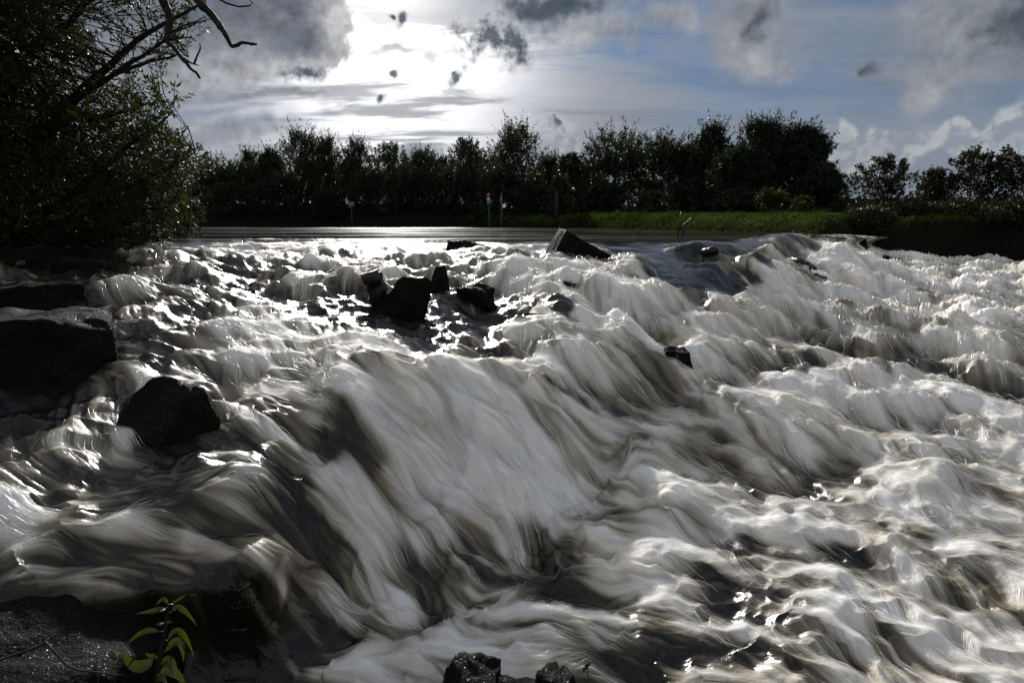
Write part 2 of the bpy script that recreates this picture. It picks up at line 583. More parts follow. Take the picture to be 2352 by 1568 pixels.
# ------------------------------------------------------------------ the river
# water levels read down columns of the photograph: column -> (row, level in metres below the lens)
COLS = {
    -700: [(519, -.28), (560, -.28), (600, -.37), (700, -.50), (800, -.58), (1000, -.78), (1250, -.96), (1568, -1.15), (2300, -1.6)],
    0: [(519, -.28), (545, -.28), (590, -.36), (640, -.45), (700, -.53), (780, -.60), (900, -.74), (1000, -.83), (1100, -.90), (1250, -1.0), (1350, -1.05), (1568, -1.27), (2300, -1.7)],
    200: [(519, -.28), (545, -.28), (590, -.36), (640, -.45), (700, -.53), (780, -.61), (900, -.755), (1000, -.85), (1100, -.92), (1250, -1.03), (1350, -1.09), (1568, -1.36), (2300, -1.75)],
    400: [(519, -.28), (548, -.28), (575, -.32), (600, -.37), (660, -.48), (720, -.56), (800, -.65), (900, -.77), (1000, -.87), (1100, -.95), (1250, -1.07), (1330, -1.11), (1450, -1.28), (1568, -1.42), (2300, -1.9)],
    600: [(519, -.28), (546, -.28), (575, -.33), (620, -.42), (700, -.57), (800, -.70), (900, -.80), (1000, -.90), (1110, -.99), (1230, -1.09), (1310, -1.13), (1400, -1.25), (1500, -1.40), (1568, -1.47), (2300, -1.9)],
    705: [(519, -.28), (546, -.28), (575, -.335), (620, -.43), (700, -.575), (800, -.70), (860, -.765), (920, -.85), (1000, -.955), (1110, -1.065), (1230, -1.17), (1310, -1.25), (1400, -1.36), (1500, -1.46), (1568, -1.49), (2300, -1.9)],
    800: [(519, -.28), (545, -.28), (575, -.34), (620, -.44), (700, -.575), (760, -.645), (820, -.705), (865, -.745), (920, -.805), (1000, -.925), (1100, -1.08), (1200, -1.225), (1300, -1.35), (1400, -1.44), (1520, -1.50), (1568, -1.51), (2300, -1.9)],
    1000: [(519, -.28), (546, -.28), (575, -.35), (620, -.46), (680, -.57), (760, -.70), (800, -.745), (835, -.775), (865, -.805), (910, -.875), (1000, -1.02), (1100, -1.18), (1200, -1.315), (1300, -1.415), (1420, -1.475), (1490, -1.48), (1568, -1.51), (2300, -1.9)],
    1200: [(519, -.28), (548, -.28), (575, -.36), (620, -.49), (680, -.62), (760, -.76), (830, -.84), (880, -.892), (940, -.972), (1000, -1.065), (1100, -1.215), (1200, -1.35), (1260, -1.435), (1340, -1.46), (1568, -1.51), (2300, -1.9)],
    1400: [(519, -.28), (550, -.28), (575, -.35), (620, -.52), (680, -.68), (760, -.83), (840, -.98), (920, -1.10), (1000, -1.20), (1060, -1.28), (1130, -1.40), (1200, -1.43), (1568, -1.51), (2300, -1.9)],
    1600: [(519, -.28), (548, -.28), (575, -.37), (620, -.53), (690, -.77), (760, -.92), (860, -1.10), (950, -1.23), (1030, -1.32), (1130, -1.41), (1300, -1.47), (1568, -1.51), (2300, -1.9)],
    1900: [(519, -.28), (543, -.28), (560, -.40), (600, -.65), (650, -.85), (700, -.98), (800, -1.14), (900, -1.27), (1000, -1.36), (1100, -1.42), (1300, -1.47), (1568, -1.51), (2300, -1.9)],
    2080: [(519, -.28), (543, -.42), (555, -.62), (565, -.78), (600, -.97), (650, -1.06), (700, -1.12), (800, -1.22), (900, -1.31), (1000, -1.38), (1100, -1.43), (1300, -1.47), (1568, -1.51), (2300, -1.9)],
    2200: [(519, -.6), (545, -.9), (580, -1.08), (600, -1.12), (650, -1.18), (750, -1.27), (900, -1.35), (1100, -1.43), (1300, -1.47), (1568, -1.51), (2300, -1.9)],
    2352: [(519, -1.1), (560, -1.19), (605, -1.2), (650, -1.25), (750, -1.31), (900, -1.37), (1100, -1.43), (1300, -1.47), (1568, -1.51), (2300, -1.9)],
    3000: [(519, -1.2), (560, -1.25), (605, -1.28), (650, -1.31), (750, -1.35), (900, -1.40), (1100, -1.45), (1300, -1.48), (1568, -1.51), (2300, -1.9)],
}
VS_FINE = np.arange(515.0, 2301.0, 1.0)


def pchip(x, y, xi):
    x = np.asarray(x, float); y = np.asarray(y, float)
    h = np.diff(x); d = np.diff(y) / h
    m = np.zeros(len(x))
    for k in range(1, len(x) - 1):
        if d[k - 1] * d[k] > 0:
            w1, w2 = 2 * h[k] + h[k - 1], h[k] + 2 * h[k - 1]
            m[k] = (w1 + w2) / (w1 / d[k - 1] + w2 / d[k])
    m[0], m[-1] = d[0], d[-1]
    k = np.clip(np.searchsorted(x, xi) - 1, 0, len(h) - 1)
    t = np.clip((xi - x[k]) / h[k], 0, 1)
    return ((2 * t**3 - 3 * t**2 + 1) * y[k] + (t**3 - 2 * t**2 + t) * h[k] * m[k] + (-2 * t**3 + 3 * t**2) * y[k + 1] + (t**3 - t**2) * h[k] * m[k + 1])


COL_U = np.array(sorted(COLS))
COL_Z = np.stack([pchip([p[0] for p in COLS[u]], [p[1] for p in COLS[u]], VS_FINE) for u in COL_U])   # (cols, rows)


def level(u, v):
    """Mean water level seen at a point of the photograph."""
    u = np.asarray(u, float); v = np.asarray(v, float)
    r = np.clip(v - 515.0, 0, len(VS_FINE) - 1.001)
    ri = r.astype(int); rf = r - ri
    k = np.clip(np.searchsorted(COL_U, u) - 1, 0, len(COL_U) - 2)
    t = np.clip((u - COL_U[k]) / (COL_U[k + 1] - COL_U[k]), 0, 1)

    def col(q):
        q = np.clip(q, 0, len(COL_U) - 1)
        return COL_Z[q, ri] * (1 - rf) + COL_Z[q, ri + 1] * rf
    p0, p1, p2, p3 = col(k - 1), col(k), col(k + 1), col(k + 2)
    m1, m2 = 0.5 * (p2 - p0) * 0.7, 0.5 * (p3 - p1) * 0.7
    return (2 * t**3 - 3 * t**2 + 1) * p1 + (t**3 - 2 * t**2 + t) * m1 + (-2 * t**3 + 3 * t**2) * p2 + (t**3 - t**2) * m2


def on_water(u, v):
    return at_z(u, v, level(u, v))


# white water with light and shade mixed in, 0 = clear dark water, 1 = solid foam; rows by columns of the photograph
FOAM_U = [0, 200, 400, 600, 800, 1000, 1200, 1400, 1600, 1800, 2000, 2200, 2352]
FOAM_TONE = {
    519: [.0, .0, .0, .0, .0, .0, .0, .0, .0, .0, .0, .0, .0],
    540: [.0, .0, .05, .05, .05, .0, .0, .0, .0, .2, .5, .7, .8],
    560: [.0, .0, .25, .4, .4, .25, .15, .08, .2, .5, .85, .85, .85],
    600: [.05, .1, .3, .45, .5, .6, .65, .5, .05, .8, .95, .9, .85],
    650: [.2, .15, .3, .5, .4, .5, .85, .75, .12, .85, .95, .9, .85],
    700: [.2, .25, .45, .6, .35, .2, .5, .85, .7, .9, .95, .9, .9],
    750: [.1, .25, .45, .7, .5, .15, .4, .85, .9, .8, .8, .75, .7],
    800: [.1, .5, .5, .6, .7, .5, .7, .75, .85, .7, .6, .75, .75],
    850: [.1, .4, .45, .5, .85, .85, .78, .76, .75, .6, .7, .85, .75],
    900: [.3, .4, .4, .45, .9, .95, .65, .66, .66, .75, .8, .8, .75],
    950: [.45, .3, .2, .45, .35, .95, .8, .66, .78, .85, .75, .7, .8],
    1000: [.4, .4, .1, .35, .2, .9, .9, .65, .85, .8, .7, .7, .8],
    1050: [0.35, 0.35, 0.1, 0.2, 0.4, 0.8, 0.95, 0.85, 0.85, 0.75, 0.6, 0.55, 0.7],
    1100: [0.35, 0.3, 0.2, 0.15, 0.45, 0.7, 0.9, 0.95, 0.85, 0.75, 0.5, 0.4, 0.6],
    1150: [0.3, 0.45, 0.5, 0.5, 0.5, 0.66, 0.65, 0.9, 0.9, 0.75, 0.5, 0.35, 0.45],
    1200: [0.35, 0.4, 0.6, 0.5, 0.46, 0.6, 0.5, 0.85, 0.9, 0.95, 0.85, 0.75, 0.55],
    1250: [0.5, 0.4, 0.5, 0.35, 0.46, 0.52, 0.5, 0.9, 0.9, 0.9, 0.85, 0.75, 0.65],
    1300: [0.5, 0.5, 0.4, 0.45, 0.42, 0.42, 0.42, 0.9, 0.8, 0.8, 0.8, 0.75, 0.6],
    1350: [0.2, 0.3, 0.2, 0.3, 0.42, 0.36, 0.36, 0.9, 0.7, 0.8, 0.75, 0.65, 0.5],
    1400: [0.1, 0.1, 0.1, 0.3, 0.42, 0.36, 0.5, 0.85, 0.7, 0.7, 0.75, 0.6, 0.45],
    1450: [.1, .1, .1, .2, .3, .25, .7, .8, .6, .65, .7, .6, .45],
    1500: [.0, .0, .0, .0, .3, .6, .8, .75, .5, .5, .55, .5, .35],
    1568: [.0, .0, .0, .0, .7, .8, .8, .7, .5, .4, .45, .35, .25],
}
# direction of the current as it runs across the photograph
FLOW = [(100, 600, 1, .15), (400, 620, 1, .3), (700, 600, .9, .5), (1000, 600, .8, .6), (1300, 565, 1, .3), (1500, 575, 1, .45), (1600, 630, .8, .62),
        (1800, 600, .9, .5), (2100, 590, 1, .3), (2300, 640, 1, .2), (100, 760, 1, .1), (400, 740, .95, .35), (600, 700, .75, .65), (760, 680, .5, .85),
        (900, 720, .3, 1), (1050, 740, .55, .85), (1250, 720, .7, .7), (1400, 720, .7, .7), (1700, 740, .9, .45), (2000, 720, .8, .55), (2300, 760, .9, .4),
        (300, 830, 1, .1), (600, 870, .9, .35), (760, 880, .9, .38), (900, 850, .95, .3), (1100, 880, .85, .5), (200, 1000, .5, .85), (560, 960, .9, .5),
        (800, 960, .75, .65), (1000, 960, .6, .8), (1200, 960, .7, .7), (1400, 900, .7, .7), (1600, 880, .8, .6), (1900, 900, .8, .5), (2200, 900, .9, .4),
        (100, 1100, .9, .35), (400, 1080, .9, .4), (650, 1060, .75, .65), (850, 1060, .6, .8), (1050, 1100, .45, .9), (1250, 1080, .55, .85), (1500, 1040, .95, .1),
        (1800, 1080, .85, .5), (2100, 1150, .9, .4), (100, 1250, .9, -.2), (300, 1200, .95, -.15), (500, 1140, 1, -.1), (650, 1170, .8, .5), (750, 1250, .6, .8),
        (950, 1250, .5, .85), (1100, 1280, .5, .85), (1400, 1250, 1, .1), (1700, 1250, 1, .3), (2000, 1250, .9, .4), (2300, 1300, .95, .35), (450, 1290, .95, .2),
        (640, 1350, .65, .75), (500, 1420, .5, .85), (800, 1420, .6, .8), (1000, 1380, .8, .5), (1230, 1380, .8, -.5), (1450, 1400, .95, -.2), (1700, 1420, 1, .1),
        (2100, 1420, .9, .4), (900, 1530, 1, -.2), (1200, 1500, .9, -.3), (1500, 1500, 1, -.1), (1900, 1530, .95, .3)]
# water heaped over sunken stones: (column, row, across m, along m, height m)
HUMPS = [(870, 582, .30, .25, .10), (770, 590, .34, .3, .09), (660, 600, .30, .3, .08), (560, 620, .3, .3, .08), (700, 640, .3, .3, .10), (480, 640, .25, .3, .06),
         (960, 600, .35, .3, .08), (1180, 605, .4, .35, .10), (1300, 610, .35, .3, .08), (1430, 640, .5, .45, .14), (1340, 690, .3, .3, .10), (1250, 750, .25, .3, .10),
         (1540, 600, .7, .6, .10), (1700, 590, .8, .6, .14), (1830, 575, 1.0, .7, .16), (1950, 620, .8, .7, .18), (1860, 650, .6, .5, .14), (1770, 660, .5, .5, .12),
         (2070, 650, .7, .7, .14), (2180, 690, .6, .5, .10), (1960, 730, .55, .5, .16), (2120, 760, .5, .5, .12), (1740, 750, .45, .4, .10), (1560, 740, .4, .35, .09),
         (1650, 830, .40, .38, .13), (1860, 850, .35, .32, .09), (2000, 860, .4, .35, .09), (1480, 860, .3, .3, .11), (1330, 830, .22, .25, .07), (2230, 850, .4, .4, .09),
         (820, 660, .25, .25, .10), (620, 780, .22, .2, .05), (460, 770, .2, .2, .05), (330, 790, .2, .15, .05), (980, 860, .55, .18, .06), (760, 910, .16, .12, .035),
         (600, 1000, .18, .14, .04), (590, 1150, .26, .16, .08), (400, 1200, .2, .16, .05), (120, 1020, .14, .12, .04), (30, 970, .12, .1, .04), (40, 1140, .2, .16, .05),
         (180, 1240, .16, .12, .05), (640, 1320, .16, .12, .03), (1330, 1250, .16, .12, .06), (1310, 1330, .14, .12, .05), (1470, 1130, .2, .14, .06), (1560, 1030, .3, .22, .07),
         (1720, 1020, .3, .25, .06), (1850, 1180, .2, .18, .05), (1560, 1200, .16, .12, .04), (2150, 1150, .3, .22, .05), (2050, 1270, .25, .15, .05), (1480, 1450, .2, .16, .04),
         (1250, 1480, .16, .14, .04), (1900, 1400, .25, .2, .04), (880, 1540, .12, .10, .04), (1050, 1470, .12, .1, .03), (1430, 780, .2, .2, .08), (1150, 800, .2, .14, .05)]


def build_water():
    u = np.concatenate([np.arange(-900, -60, 12.0), np.arange(-60, 2412, 2.5), np.arange(2412, 3300, 12.0)])
    v = np.concatenate([np.arange(519.0, 545, 1.0), np.arange(545, 700, 1.4), np.arange(700, 1600, 2.4), np.arange(1600, 2300, 14.0)])
    U, Vv = np.meshgrid(u, v)                                   # rows, cols
    Z0 = level(U, Vv)
    dx, dy, dz = ray(U, Vv)
    t = Z0 / dz
    X, Y = (dx * t).astype(np.float32), (dy * t).astype(np.float32)
    nr, nc = X.shape
    # smooth over the seams of the level columns
    dist = np.sqrt(X * X + Y * Y)
    # ---- heaps
    H = np.zeros_like(X)
    for (hu, hv, a, b, h) in HUMPS:
        c = on_water(hu, hv)
        ex, ey = 0.5, -0.87                                     # along the current
        rx, ry = X - c[0], Y - c[1]
        al = rx * ex + ry * ey
        ac = rx * ey - ry * ex
        al = np.where(al > 0, al * 1.5, al * 0.8)               # steeper on the lee side
        wob = 1 + 0.35 * vnoise(X * 3.1, Y * 3.1, 21)
        H += h * np.exp(-((al / b) ** 2 + (ac / a) ** 2) * wob)
    rough_area = sstep(np.interp(U, [-900, 300, 3300], [0.9, 1.0, 1.0]) * Vv, 546, 620).astype(np.float32)
    scale_far = np.clip(dist / 4.0, 0.6, 2.0)
    w1 = fbm(X * 1.5 + 0.3 * fbm(X, Y, 2, 31), Y * 1.7, 2, 11)
    w2 = fbm(X * 3.6 + 0.35 * w1, Y * 4.2, 3, 12)
    w3 = 1 - np.abs(fbm(X * 6.5 + 0.5 * w2, Y * 7.5, 2, 13)) * 1.4
    H += rough_area * (0.058 * w1 * scale_far * (0.8 + 0.75 * sstep(U, 950, 1300)) + 0.036 * w2 * scale_far + 0.020 * w3)
    w4 = 1 - np.abs(fbm(X * 13 + 0.6 * w2, Y * 15 + 0.5 * w1, 3, 14)) * 1.3
    H += rough_area * 0.006 * w4 * (1 - sstep(Vv, 780, 900)) * (1 - sstep(U, 1000, 1400)) * np.clip(dist / 5.0, 0.7, 1.3)
    # ---- current: arrows read off the photograph, then running down the heaps
    A = np.array(FLOW, float)
    uc = np.linspace(-900, 3300, 85); vc = np.linspace(515, 2300, 90)
    Uc, Vc = np.meshgrid(uc, vc)
    wsum = np.zeros_like(Uc); fu = np.zeros_like(Uc); fv = np.zeros_like(Uc)
    for (au, av, du, dv) in A:
        s = 0.35 + 0.65 * min(1.0, (av - 500) / 500.0)
        ww = 1.0 / ((((Uc - au) / (170 * s)) ** 2 + ((Vc - av) / (95 * s)) ** 2) ** 2 + 0.02)
        k = math.hypot(du, dv)
        fu += ww * du / k; fv += ww * dv / k; wsum += ww
    fu /= wsum; fv /= wsum

    def lookup(F):
        ci = np.clip((U + 900) / 4200 * 84, 0, 83.999); ri = np.clip((Vv - 515) / 1785 * 89, 0, 88.999)
        c0 = ci.astype(int); r0 = ri.astype(int); cf = ci - c0; rf = ri - r0
        return (F[r0, c0] * (1 - cf) + F[r0, c0 + 1] * cf) * (1 - rf) + (F[r0 + 1, c0] * (1 - cf) + F[r0 + 1, c0 + 1] * cf) * rf
    FU, FV = lookup(fu).astype(np.float32), lookup(fv).astype(np.float32)
    gu = np.gradient(u).astype(np.float32)[None]; gv = np.gradient(v).astype(np.float32)[:, None]
    Xr, Xc = np.gradient(X); Yr, Yc = np.gradient(Y)
    wx = FU / gu * Xc + FV / gv * Xr
    wy = FU / gu * Yc + FV / gv * Yr
    k = np.sqrt(wx * wx + wy * wy) + 1e-9
    wx /= k; wy /= k
    det = Xc * Yr - Xr * Yc
    det = np.where(np.abs(det) < 1e-9, 1e-9, det)

    def grad_xy(F):
        Fr, Fc = np.gradient(F)
        return (Fc * Yr - Fr * Yc) / det, (-Fc * Xr + Fr * Xc) / det
    hx, hy = grad_xy(H)
    k = np.sqrt(hx * hx + hy * hy) + 1e-9
    cap = np.minimum(k, 0.5) / k
    wx = wx - 1.1 * hx * cap; wy = wy - 1.1 * hy * cap
    turb = 0.5 * vnoise(X * 2.6, Y * 2.6, 41) + 0.35 * vnoise(X * 6.5, Y * 6.5, 42)
    turb *= sstep(Vv, 550, 640) * (0.8 + 0.7 * sstep(U, 1150, 1400) * sstep(Vv, 950, 1100))
    ca, sa = np.cos(turb), np.sin(turb)
    wx, wy = wx * ca - wy * sa, wx * sa + wy * ca
    k = np.sqrt(wx * wx + wy * wy) + 1e-9
    wx /= k; wy /= k
    # current in grid steps per metre
    vi = (wx * Yr - wy * Xr) / det        # columns
    vj = (-wx * Yc + wy * Xc) / det       # rows
    # ---- threads of water: noise drawn out along the current
    ROW, COLM = np.meshgrid(np.arange(nr, dtype=np.float32), np.arange(nc, dtype=np.float32), indexing='ij')
    step = (0.016 * np.clip(dist / 3.0, 0.7, 3.0)).astype(np.float32)
    Ls = (0.006, 0.015, 0.040, 0.10)
    acc = [np.zeros_like(X) for _ in Ls]
    reach = (7, 8, 11, 10)
    for sgn in (1, -1):
        pr, pc = ROW.copy(), COLM.copy()
        for s in range(11):
            ir = np.clip(pr + 0.5, 0, nr - 1).astype(np.int32); ic = np.clip(pc + 0.5, 0, nc - 1).astype(np.int32)
            if s or sgn == 1:
                fr = pr - ir; fc = pc - ic
                xx = X[ir, ic] + fr * Xr[ir, ic] + fc * Xc[ir, ic]
                yy = Y[ir, ic] + fr * Yr[ir, ic] + fc * Yc[ir, ic]
                for q, L in enumerate(Ls):
                    if s <= reach[q]:
                        acc[q] += (1.0 - (s / (reach[q] + 1.0)) ** 2) * vnoise(xx / L, yy / L, 50 + q)
            pr = np.clip(pr + sgn * vj[ir, ic] * step, 0, nr - 1)
            pc = np.clip(pc + sgn * vi[ir, ic] * step, 0, nc - 1)
    for rep in range(2):                                        # blend the samples along the thread
        blended = [a_ * 1.0 for a_ in acc]
        for sgn in (1, -1):
            pr, pc = ROW.copy(), COLM.copy()
            for s in range(3):
                ir = np.clip(pr + 0.5, 0, nr - 1).astype(np.int32); ic = np.clip(pc + 0.5, 0, nc - 1).astype(np.int32)
                pr = np.clip(pr + sgn * vj[ir, ic] * step * 0.3, 0, nr - 1.01)
                pc = np.clip(pc + sgn * vi[ir, ic] * step * 0.3, 0, nc - 1.01)
                i0 = pr.astype(np.int32); j0 = pc.astype(np.int32); fr = pr - i0; fc = pc - j0
                for q in range(len(Ls)):
                    a_ = acc[q]
                    blended[q] += (a_[i0, j0] * (1 - fc) + a_[i0, j0 + 1] * fc) * (1 - fr) + (a_[i0 + 1, j0] * (1 - fc) + a_[i0 + 1, j0 + 1] * fc) * fr
        acc = blended
    lic = []
    for q, L in enumerate(Ls):
        a = acc[q] / (acc[q].std() + 1e-9)
        lic.append(a * np.clip(1.6 - 0.6 * dist / 1568 * 2.2 * 2.2 / L, 0, 1))
    # ---- foam
    rows = sorted(FOAM_TONE)
    FT = np.array([FOAM_TONE[r] for r in rows])
    FT = np.stack([np.interp(v, rows, FT[:, q]) for q in range(FT.shape[1])], 1)
    ci = np.interp(u, FOAM_U, np.arange(len(FOAM_U)))
    c0 = np.minimum(ci.astype(int), len(FOAM_U) - 2); cf = ci - c0
    cf = cf * cf * (3 - 2 * cf)
    FR = FT[:, c0] * (1 - cf) + FT[:, c0 + 1] * cf
    # outlines that the table is too coarse for: (points, white water, softness in pixels, smooth)
    wu = U + 16 * vnoise(X * 7, Y * 7, 91) + 7 * vnoise(X * 19, Y * 19, 93)
    wv = Vv + 11 * vnoise(X * 7, Y * 7, 92) + 5 * vnoise(X * 19, Y * 19, 94)
    calm = np.zeros_like(X)

    def area(poly, soft, wu=wu, wv=wv):
        n = len(poly)
        ins = np.zeros(U.shape, bool)
        d2 = np.full(U.shape, 1e9, np.float32)
        for q in range(n):
            (ax, ay), (bx, by) = poly[q], poly[(q + 1) % n]
            ex, ey = bx - ax, by - ay
            tt = np.clip(((wu - ax) * ex + (wv - ay) * ey) / (ex * ex + ey * ey), 0, 1)
            d2 = np.minimum(d2, (wu - ax - tt * ex) ** 2 + (wv - ay - tt * ey) ** 2)
            if by != ay:
                ins ^= ((ay > wv) != (by > wv)) & (wu < ex * (wv - ay) / ey + ax)
        return sstep(np.where(ins, np.sqrt(d2), -np.sqrt(d2)), -soft, soft)
    pool = area([(1450, 1112), (1335, 1172), (1240, 1238), (1250, 1290), (1290, 1330), (1210, 1380), (1130, 1440), (1000, 1488), (860, 1525), (740, 1575), (740, 1900), (3400, 1900), (3400, 1050), (1800, 1020)], 9)
    fall = area([(700, 860), (760, 830), (1000, 815), (1180, 850), (1330, 960), (1460, 1110), (1240, 1245), (1290, 1330), (1000, 1490), (740, 1580), (700, 1400), (650, 1150), (700, 1000)], 25)
    FR = FR + pool * np.maximum(0, 0.66 - FR)
    for poly, val, soft in ((((722, 905), (790, 935), (850, 990), (880, 1060), (860, 1100), (790, 1060), (720, 985)), 0.20, 26),          # hollow left of the fall
                            (((1180, 985), (1290, 985), (1390, 1070), (1330, 1010), (1240, 940)), 0.45, 14),
                            (((1120, 1120), (1180, 1150), (1190, 1210), (1140, 1230), (1085, 1180)), 0.42, 30),                           # dark stone showing through the fall
                            (((960, 1290), (1110, 1290), (1230, 1330), (1180, 1390), (1060, 1430), (900, 1400)), 0.36, 60),
                            (((560, 1300), (610, 1330), (640, 1430), (700, 1560), (420, 1560), (430, 1390)), 0.05, 30),                   # black drop behind the near rock
                            (((588, 1304), (622, 1318), (705, 1430), (800, 1562), (778, 1566), (680, 1450)), 0.60, 9), (((530, 1325), (560, 1335), (620, 1440), (690, 1565), (672, 1568), (600, 1450)), 0.42, 9),
                            (((420, 1330), (440, 1335), (500, 1440), (530, 1560), (515, 1560), (470, 1440)), 0.28, 10),
                            (((330, 1030), (470, 1025), (520, 1075), (560, 1120), (450, 1115), (330, 1075)), 0.05, 20),
                            (((490, 1040), (640, 1060), (740, 1120), (690, 1160), (560, 1110)), 0.16, 25),
                            (((1396, 556), (1480, 568), (1570, 596), (1650, 636), (1715, 668), (1690, 694), (1635, 694), (1560, 652), (1480, 606), (1400, 590)), 0.02, 8),   # smooth black tongues
                            (((1600, 546), (1690, 550), (1750, 566), (1765, 586), (1700, 578), (1640, 564)), 0.02, 5),
                            (((1690, 640), (1770, 642), (1790, 660), (1740, 668)), 0.05, 8),
                            (((880, 690), (1000, 680), (1080, 750), (1060, 780), (900, 775)), 0.12, 18),                                  # shade below the rock group, painted as dark water
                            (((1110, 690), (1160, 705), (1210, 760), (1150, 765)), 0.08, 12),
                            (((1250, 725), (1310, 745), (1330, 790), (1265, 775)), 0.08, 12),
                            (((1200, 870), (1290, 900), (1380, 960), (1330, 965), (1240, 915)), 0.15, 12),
                            (((1780, 860), (1860, 870), (1900, 895), (1820, 895)), 0.2, 18), (((1620, 870), (1680, 890), (1720, 930), (1640, 915)), 0.2, 18),
                            (((1880, 760), (1960, 790), (1990, 830), (1890, 800)), 0.25, 22), (((2060, 1120), (2200, 1170), (2340, 1200), (2330, 1150), (2180, 1120)), 0.2, 22),
                            (((1660, 1260), (1720, 1245), (1760, 1270), (1700, 1290)), 0.15, 14), (((1850, 1240), (1960, 1275), (2000, 1300), (1900, 1285)), 0.15, 12),
                            (((2080, 1230), (2160, 1250), (2150, 1275), (2080, 1262)), 0.15, 14)):
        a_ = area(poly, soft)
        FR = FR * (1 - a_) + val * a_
        if val == 0.02:
            calm = np.maximum(calm, area(poly, 26, U, Vv))
    hx, hy = grad_xy(H)
    lee = -(hx * wx + hy * wy)
    patch = vnoise(X * 4.2 + 0.6 * w2, Y * 4.8, 61) * 0.6 + vnoise(X * 10, Y * 11, 62) * 0.4
    bright = area([(735, 880), (790, 845), (1000, 825), (1170, 860), (1310, 970), (1430, 1110), (1250, 1225), (1120, 1180), (960, 1130), (860, 1020), (800, 930)], 45)
    FR = np.maximum(FR, 1.0 * bright)
    act = sstep(FR, 0.0, 0.25)
    foam = FR * (0.84 + 0.14 * bright) - 0.09 + act * (0.19 * patch + 0.13 * vnoise(X * 1.9 + 0.5 * w1, Y * 2.6, 65) + (1 - bright) * (0.25 * w1 + 0.14 * w2) + 0.11 * lic[3] + 0.10 * lic[2] + 0.05 * lic[1] + 0.05 * lic[0]) + 0.10 * np.clip(lee, -0.5, 0.8) * act  # swells also shaded in the foam: troughs darker, crests whiter
    foam += (1 - act) * (0.04 * lic[1] + 0.03 * lic[2])
    foam = np.clip(foam, 0, 1)
    # ---- fine relief
    fine = (0.0004 * lic[0] + 0.0008 * lic[1] + 0.0022 * lic[2] + 0.004 * lic[3]) * (0.35 + 0.65 * act) * sstep(Vv, 540, 600)
    chop = sstep(Vv, 519, 540) * (1 - sstep(Vv, 560, 640)) * 0.004 * fbm(X * 2.0, Y * 5.0, 3, 71)
    boil = sstep(FR, 0.45, 0.85) * sstep(Vv, 560, 640) * (0.35 + 0.65 * sstep(U, 1050, 1300)) * (1 - 0.7 * fall)
    lumps = 1 - np.abs(fbm(X * 9 + 0.4 * w2, Y * 11, 2, 81)) * 1.2
    lumps2 = fbm(X * 22, Y * 26, 2, 83)
    rollup = 0.035 * np.exp(-((pool - 0.75) / 0.22) ** 2) * sstep(Vv, 1080, 1140) * (1 - sstep(U, 1350, 1650))
    H = H * (1 - 0.88 * calm)
    fine = fine * (1 - 0.7 * calm)
    Z = Z0 + H + fine + chop + rollup + boil * (0.3 + 0.7 * (1 - sstep(Vv, 1040, 1120) * (1 - pool))) * (0.012 * lumps + 0.004 * lumps2) * np.clip(dist / 3.2, 0.8, 1.8)
    # foam stands out of the sheet a little, along the current
    X2 = X + wx * fine * 0.8
    Y2 = Y + wy * fine * 0.8
    V3 = np.stack([X2, Y2, Z], -1).reshape(-1, 3)
    i = np.arange(nr - 1)[:, None] * nc
    j = np.arange(nc - 1)[None]
    Q = np.stack([i + j, i + nc + j, i + nc + j + 1, i + j + 1], -1).reshape(-1, 4)
    m, g, out = material('river_water')
    at = g.n('ShaderNodeAttribute', attribute_name='foam')
    f = at.outputs['Fac']
    geo = g.n('ShaderNodeNewGeometry')
    p = geo.outputs['Position']
    nn = g.noise(p, 3.0, 3.0, 0.5)
    ramp = g.n('ShaderNodeValToRGB')
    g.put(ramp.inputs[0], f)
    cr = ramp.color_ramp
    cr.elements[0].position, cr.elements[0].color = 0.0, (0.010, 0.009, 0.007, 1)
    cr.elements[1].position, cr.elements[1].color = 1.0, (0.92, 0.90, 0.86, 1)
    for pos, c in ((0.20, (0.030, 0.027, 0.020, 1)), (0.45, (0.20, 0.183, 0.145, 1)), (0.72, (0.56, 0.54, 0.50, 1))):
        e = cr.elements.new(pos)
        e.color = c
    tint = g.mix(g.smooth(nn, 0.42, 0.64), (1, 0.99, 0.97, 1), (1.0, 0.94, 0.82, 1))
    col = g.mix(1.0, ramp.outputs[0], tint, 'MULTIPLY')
    rap = g.n('ShaderNodeAttribute', attribute_name='rapid').outputs['Fac']
    rough = g.math('ADD', g.smooth(f, 0.1, 0.7, 0.0, 0.45), g.smooth(rap, 0.07, 0.3, 0.05, 0.22))
    wav = g.noise(g.vmath('MULTIPLY', p, (1.0, 2.6, 1.0)), 9.0, 4.0, 0.6)
    fineb = g.noise(p, 130.0, 3.0, 0.6)
    hb = g.math('ADD', g.math('MULTIPLY', wav, 0.7), g.math('ADD', g.math('MULTIPLY', fineb, 0.12), g.math('MULTIPLY', g.noise(p, 34.0, 3.0, 0.6), 0.35)))
    bp = g.n('ShaderNodeBump')
    g.put(bp.inputs['Strength'], rap)
    bp.inputs['Distance'].default_value = 0.02
    g.put(bp.inputs['Height'], hb)
    ps = g.n('ShaderNodeSeparateXYZ')
    g.put(ps.inputs[0], p)
    lanes = g.noise(g.vmath('MULTIPLY', p, (0.10, 0.55, 0.0)), 1.0, 4.0, 0.6, 0.4)                     # ruffled and smooth lanes on the pool
    ruff = g.math('ADD', g.smooth(lanes, 0.42, 0.62, 0.0, 0.10), g.smooth(ps.outputs[1], 42.0, 60.0, 0.0, 0.12))
    rough = g.math('ADD', rough, g.math('MULTIPLY', ruff, g.smooth(rap, 0.15, 0.09)))
    b = principled(g, out, col, rough, g.smooth(f, 0.15, 0.6, 0.5, 0.12), bp.outputs[0])
    b.inputs['IOR'].default_value = 1.33
    me = mesh_from('river', V3, Q, None, m)
